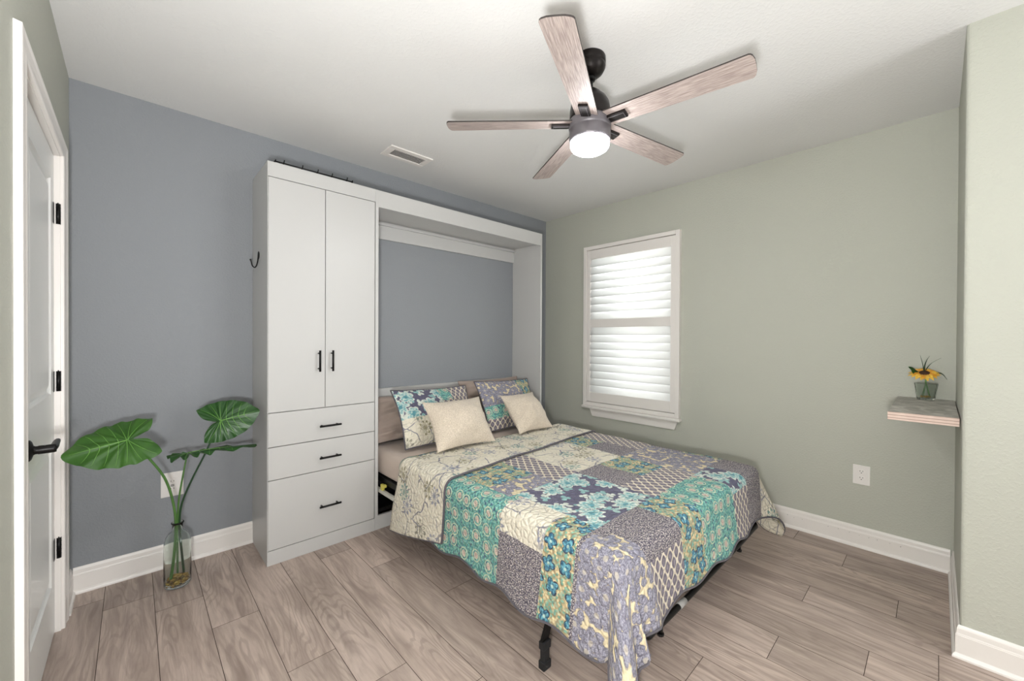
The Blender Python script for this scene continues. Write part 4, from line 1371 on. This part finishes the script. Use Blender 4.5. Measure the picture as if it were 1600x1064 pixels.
def petal(bm, a, r0, r1, w, lift, mi):
    n = 6; L_ = []; R_ = []; C_ = []
    d = fx * cos(a) + fy * sin(a); sd = -fx * sin(a) + fy * cos(a)
    for i in range(n + 1):
        t = i / n
        ww = w * sin(pi * (0.12 + 0.88 * t)) ** 0.8 if t < 1 else 0.0004
        p = FO + d * (r0 + (r1 - r0) * t) + fn * (lift * sin(t * pi * 0.8) - 0.010 * t * t)
        L_.append(bm.verts.new(p + sd * ww + fn * 0.0015)); R_.append(bm.verts.new(p - sd * ww + fn * 0.0015)); C_.append(bm.verts.new(p - fn * 0.0008))
    for i in range(n):
        for q in ((L_[i], L_[i + 1], C_[i + 1], C_[i]), (C_[i], C_[i + 1], R_[i + 1], R_[i])):
            f = bm.faces.new(q); f.smooth = True; f.material_index = mi
bm = B()
for i in range(17): petal(bm, 2 * pi * i / 17 + rg.uniform(-.08, .08), 0.018, 0.062 + rg.uniform(-.006, .005), 0.0088, 0.003, 0)
for i in range(17): petal(bm, 2 * pi * (i + .5) / 17 + rg.uniform(-.08, .08), 0.018, 0.050 + rg.uniform(-.005, .005), 0.0082, 0.009, 0 if i % 3 else 1)
for i in range(12): petal(bm, 2 * pi * (i + .3) / 12, 0.016, 0.033, 0.006, 0.008, 1)
addp('petals', bm, [M['petal'], M['petal2']], sf)
bm = B()
vs = bmesh.ops.create_uvsphere(bm, u_segments=24, v_segments=12, radius=1.0)['verts']
for v in vs: v.co = FO + fx * v.co.x * 0.022 + fy * v.co.y * 0.022 + fn * (v.co.z * 0.008 + 0.002)
addp('seed_head', bm, M['seed'], sf, True)
def blade_leaf(pts, w, mat, name='grass_leaf'):
    bm = B(); p = catmull(pts, 6); n = len(p); rows = []
    for i, q in enumerate(p):
        t = i / (n - 1)
        ww = w * (1 - t) ** 0.6 + 0.0003
        s = RT * 0.8 + UP * 0.5
        tdir = (p[min(i + 1, n - 1)] - p[max(i - 1, 0)]).normalized()
        s = (s - tdir * s.dot(tdir)).normalized()
        nn_ = tdir.cross(s)
        rows.append((bm.verts.new(q + s * ww), bm.verts.new(q + nn_ * 0.0006), bm.verts.new(q - s * ww), bm.verts.new(q - nn_ * 0.0006)))
    for a, b in zip(rows, rows[1:]):
        for j in range(4): bm.faces.new((a[j], a[(j + 1) % 4], b[(j + 1) % 4], b[j]))
    bm.faces.new(rows[0]); bm.faces.new(rows[-1][::-1])
    bmesh.ops.recalc_face_normals(bm, faces=bm.faces)
    addp(name, bm, mat, sf, True)
b0 = FO + Vector((0, 0, -0.02))
def atl(du, dz, dd=0.0): return FO + RT * du + Vector((0, 0, dz)) + FW * dd
blade_leaf([b0, atl(0.004, 0.03, .01), atl(-0.004, 0.065, .01), atl(-0.024, 0.098)], 0.0022, M['stemdark'])
blade_leaf([b0, atl(0.010, 0.03, .01), atl(0.020, 0.065, .01), atl(0.026, 0.092)], 0.0045, M['stemdark'])
blade_leaf([b0, atl(0.020, 0.02, .01), atl(0.050, 0.055, .01), atl(0.088, 0.082)], 0.0026, M['stemdark'])
blade_leaf([b0, atl(0.030, -0.012), atl(0.070, 0.002), atl(0.098, -0.006), atl(0.122, -0.034)], 0.0042, M['stemdark'])
blade_leaf([b0, atl(-0.03, 0.005, .02), atl(-0.045, 0.022, .02), atl(-0.066, 0.034, .02)], 0.016, M['leafdark'], 'leaf')
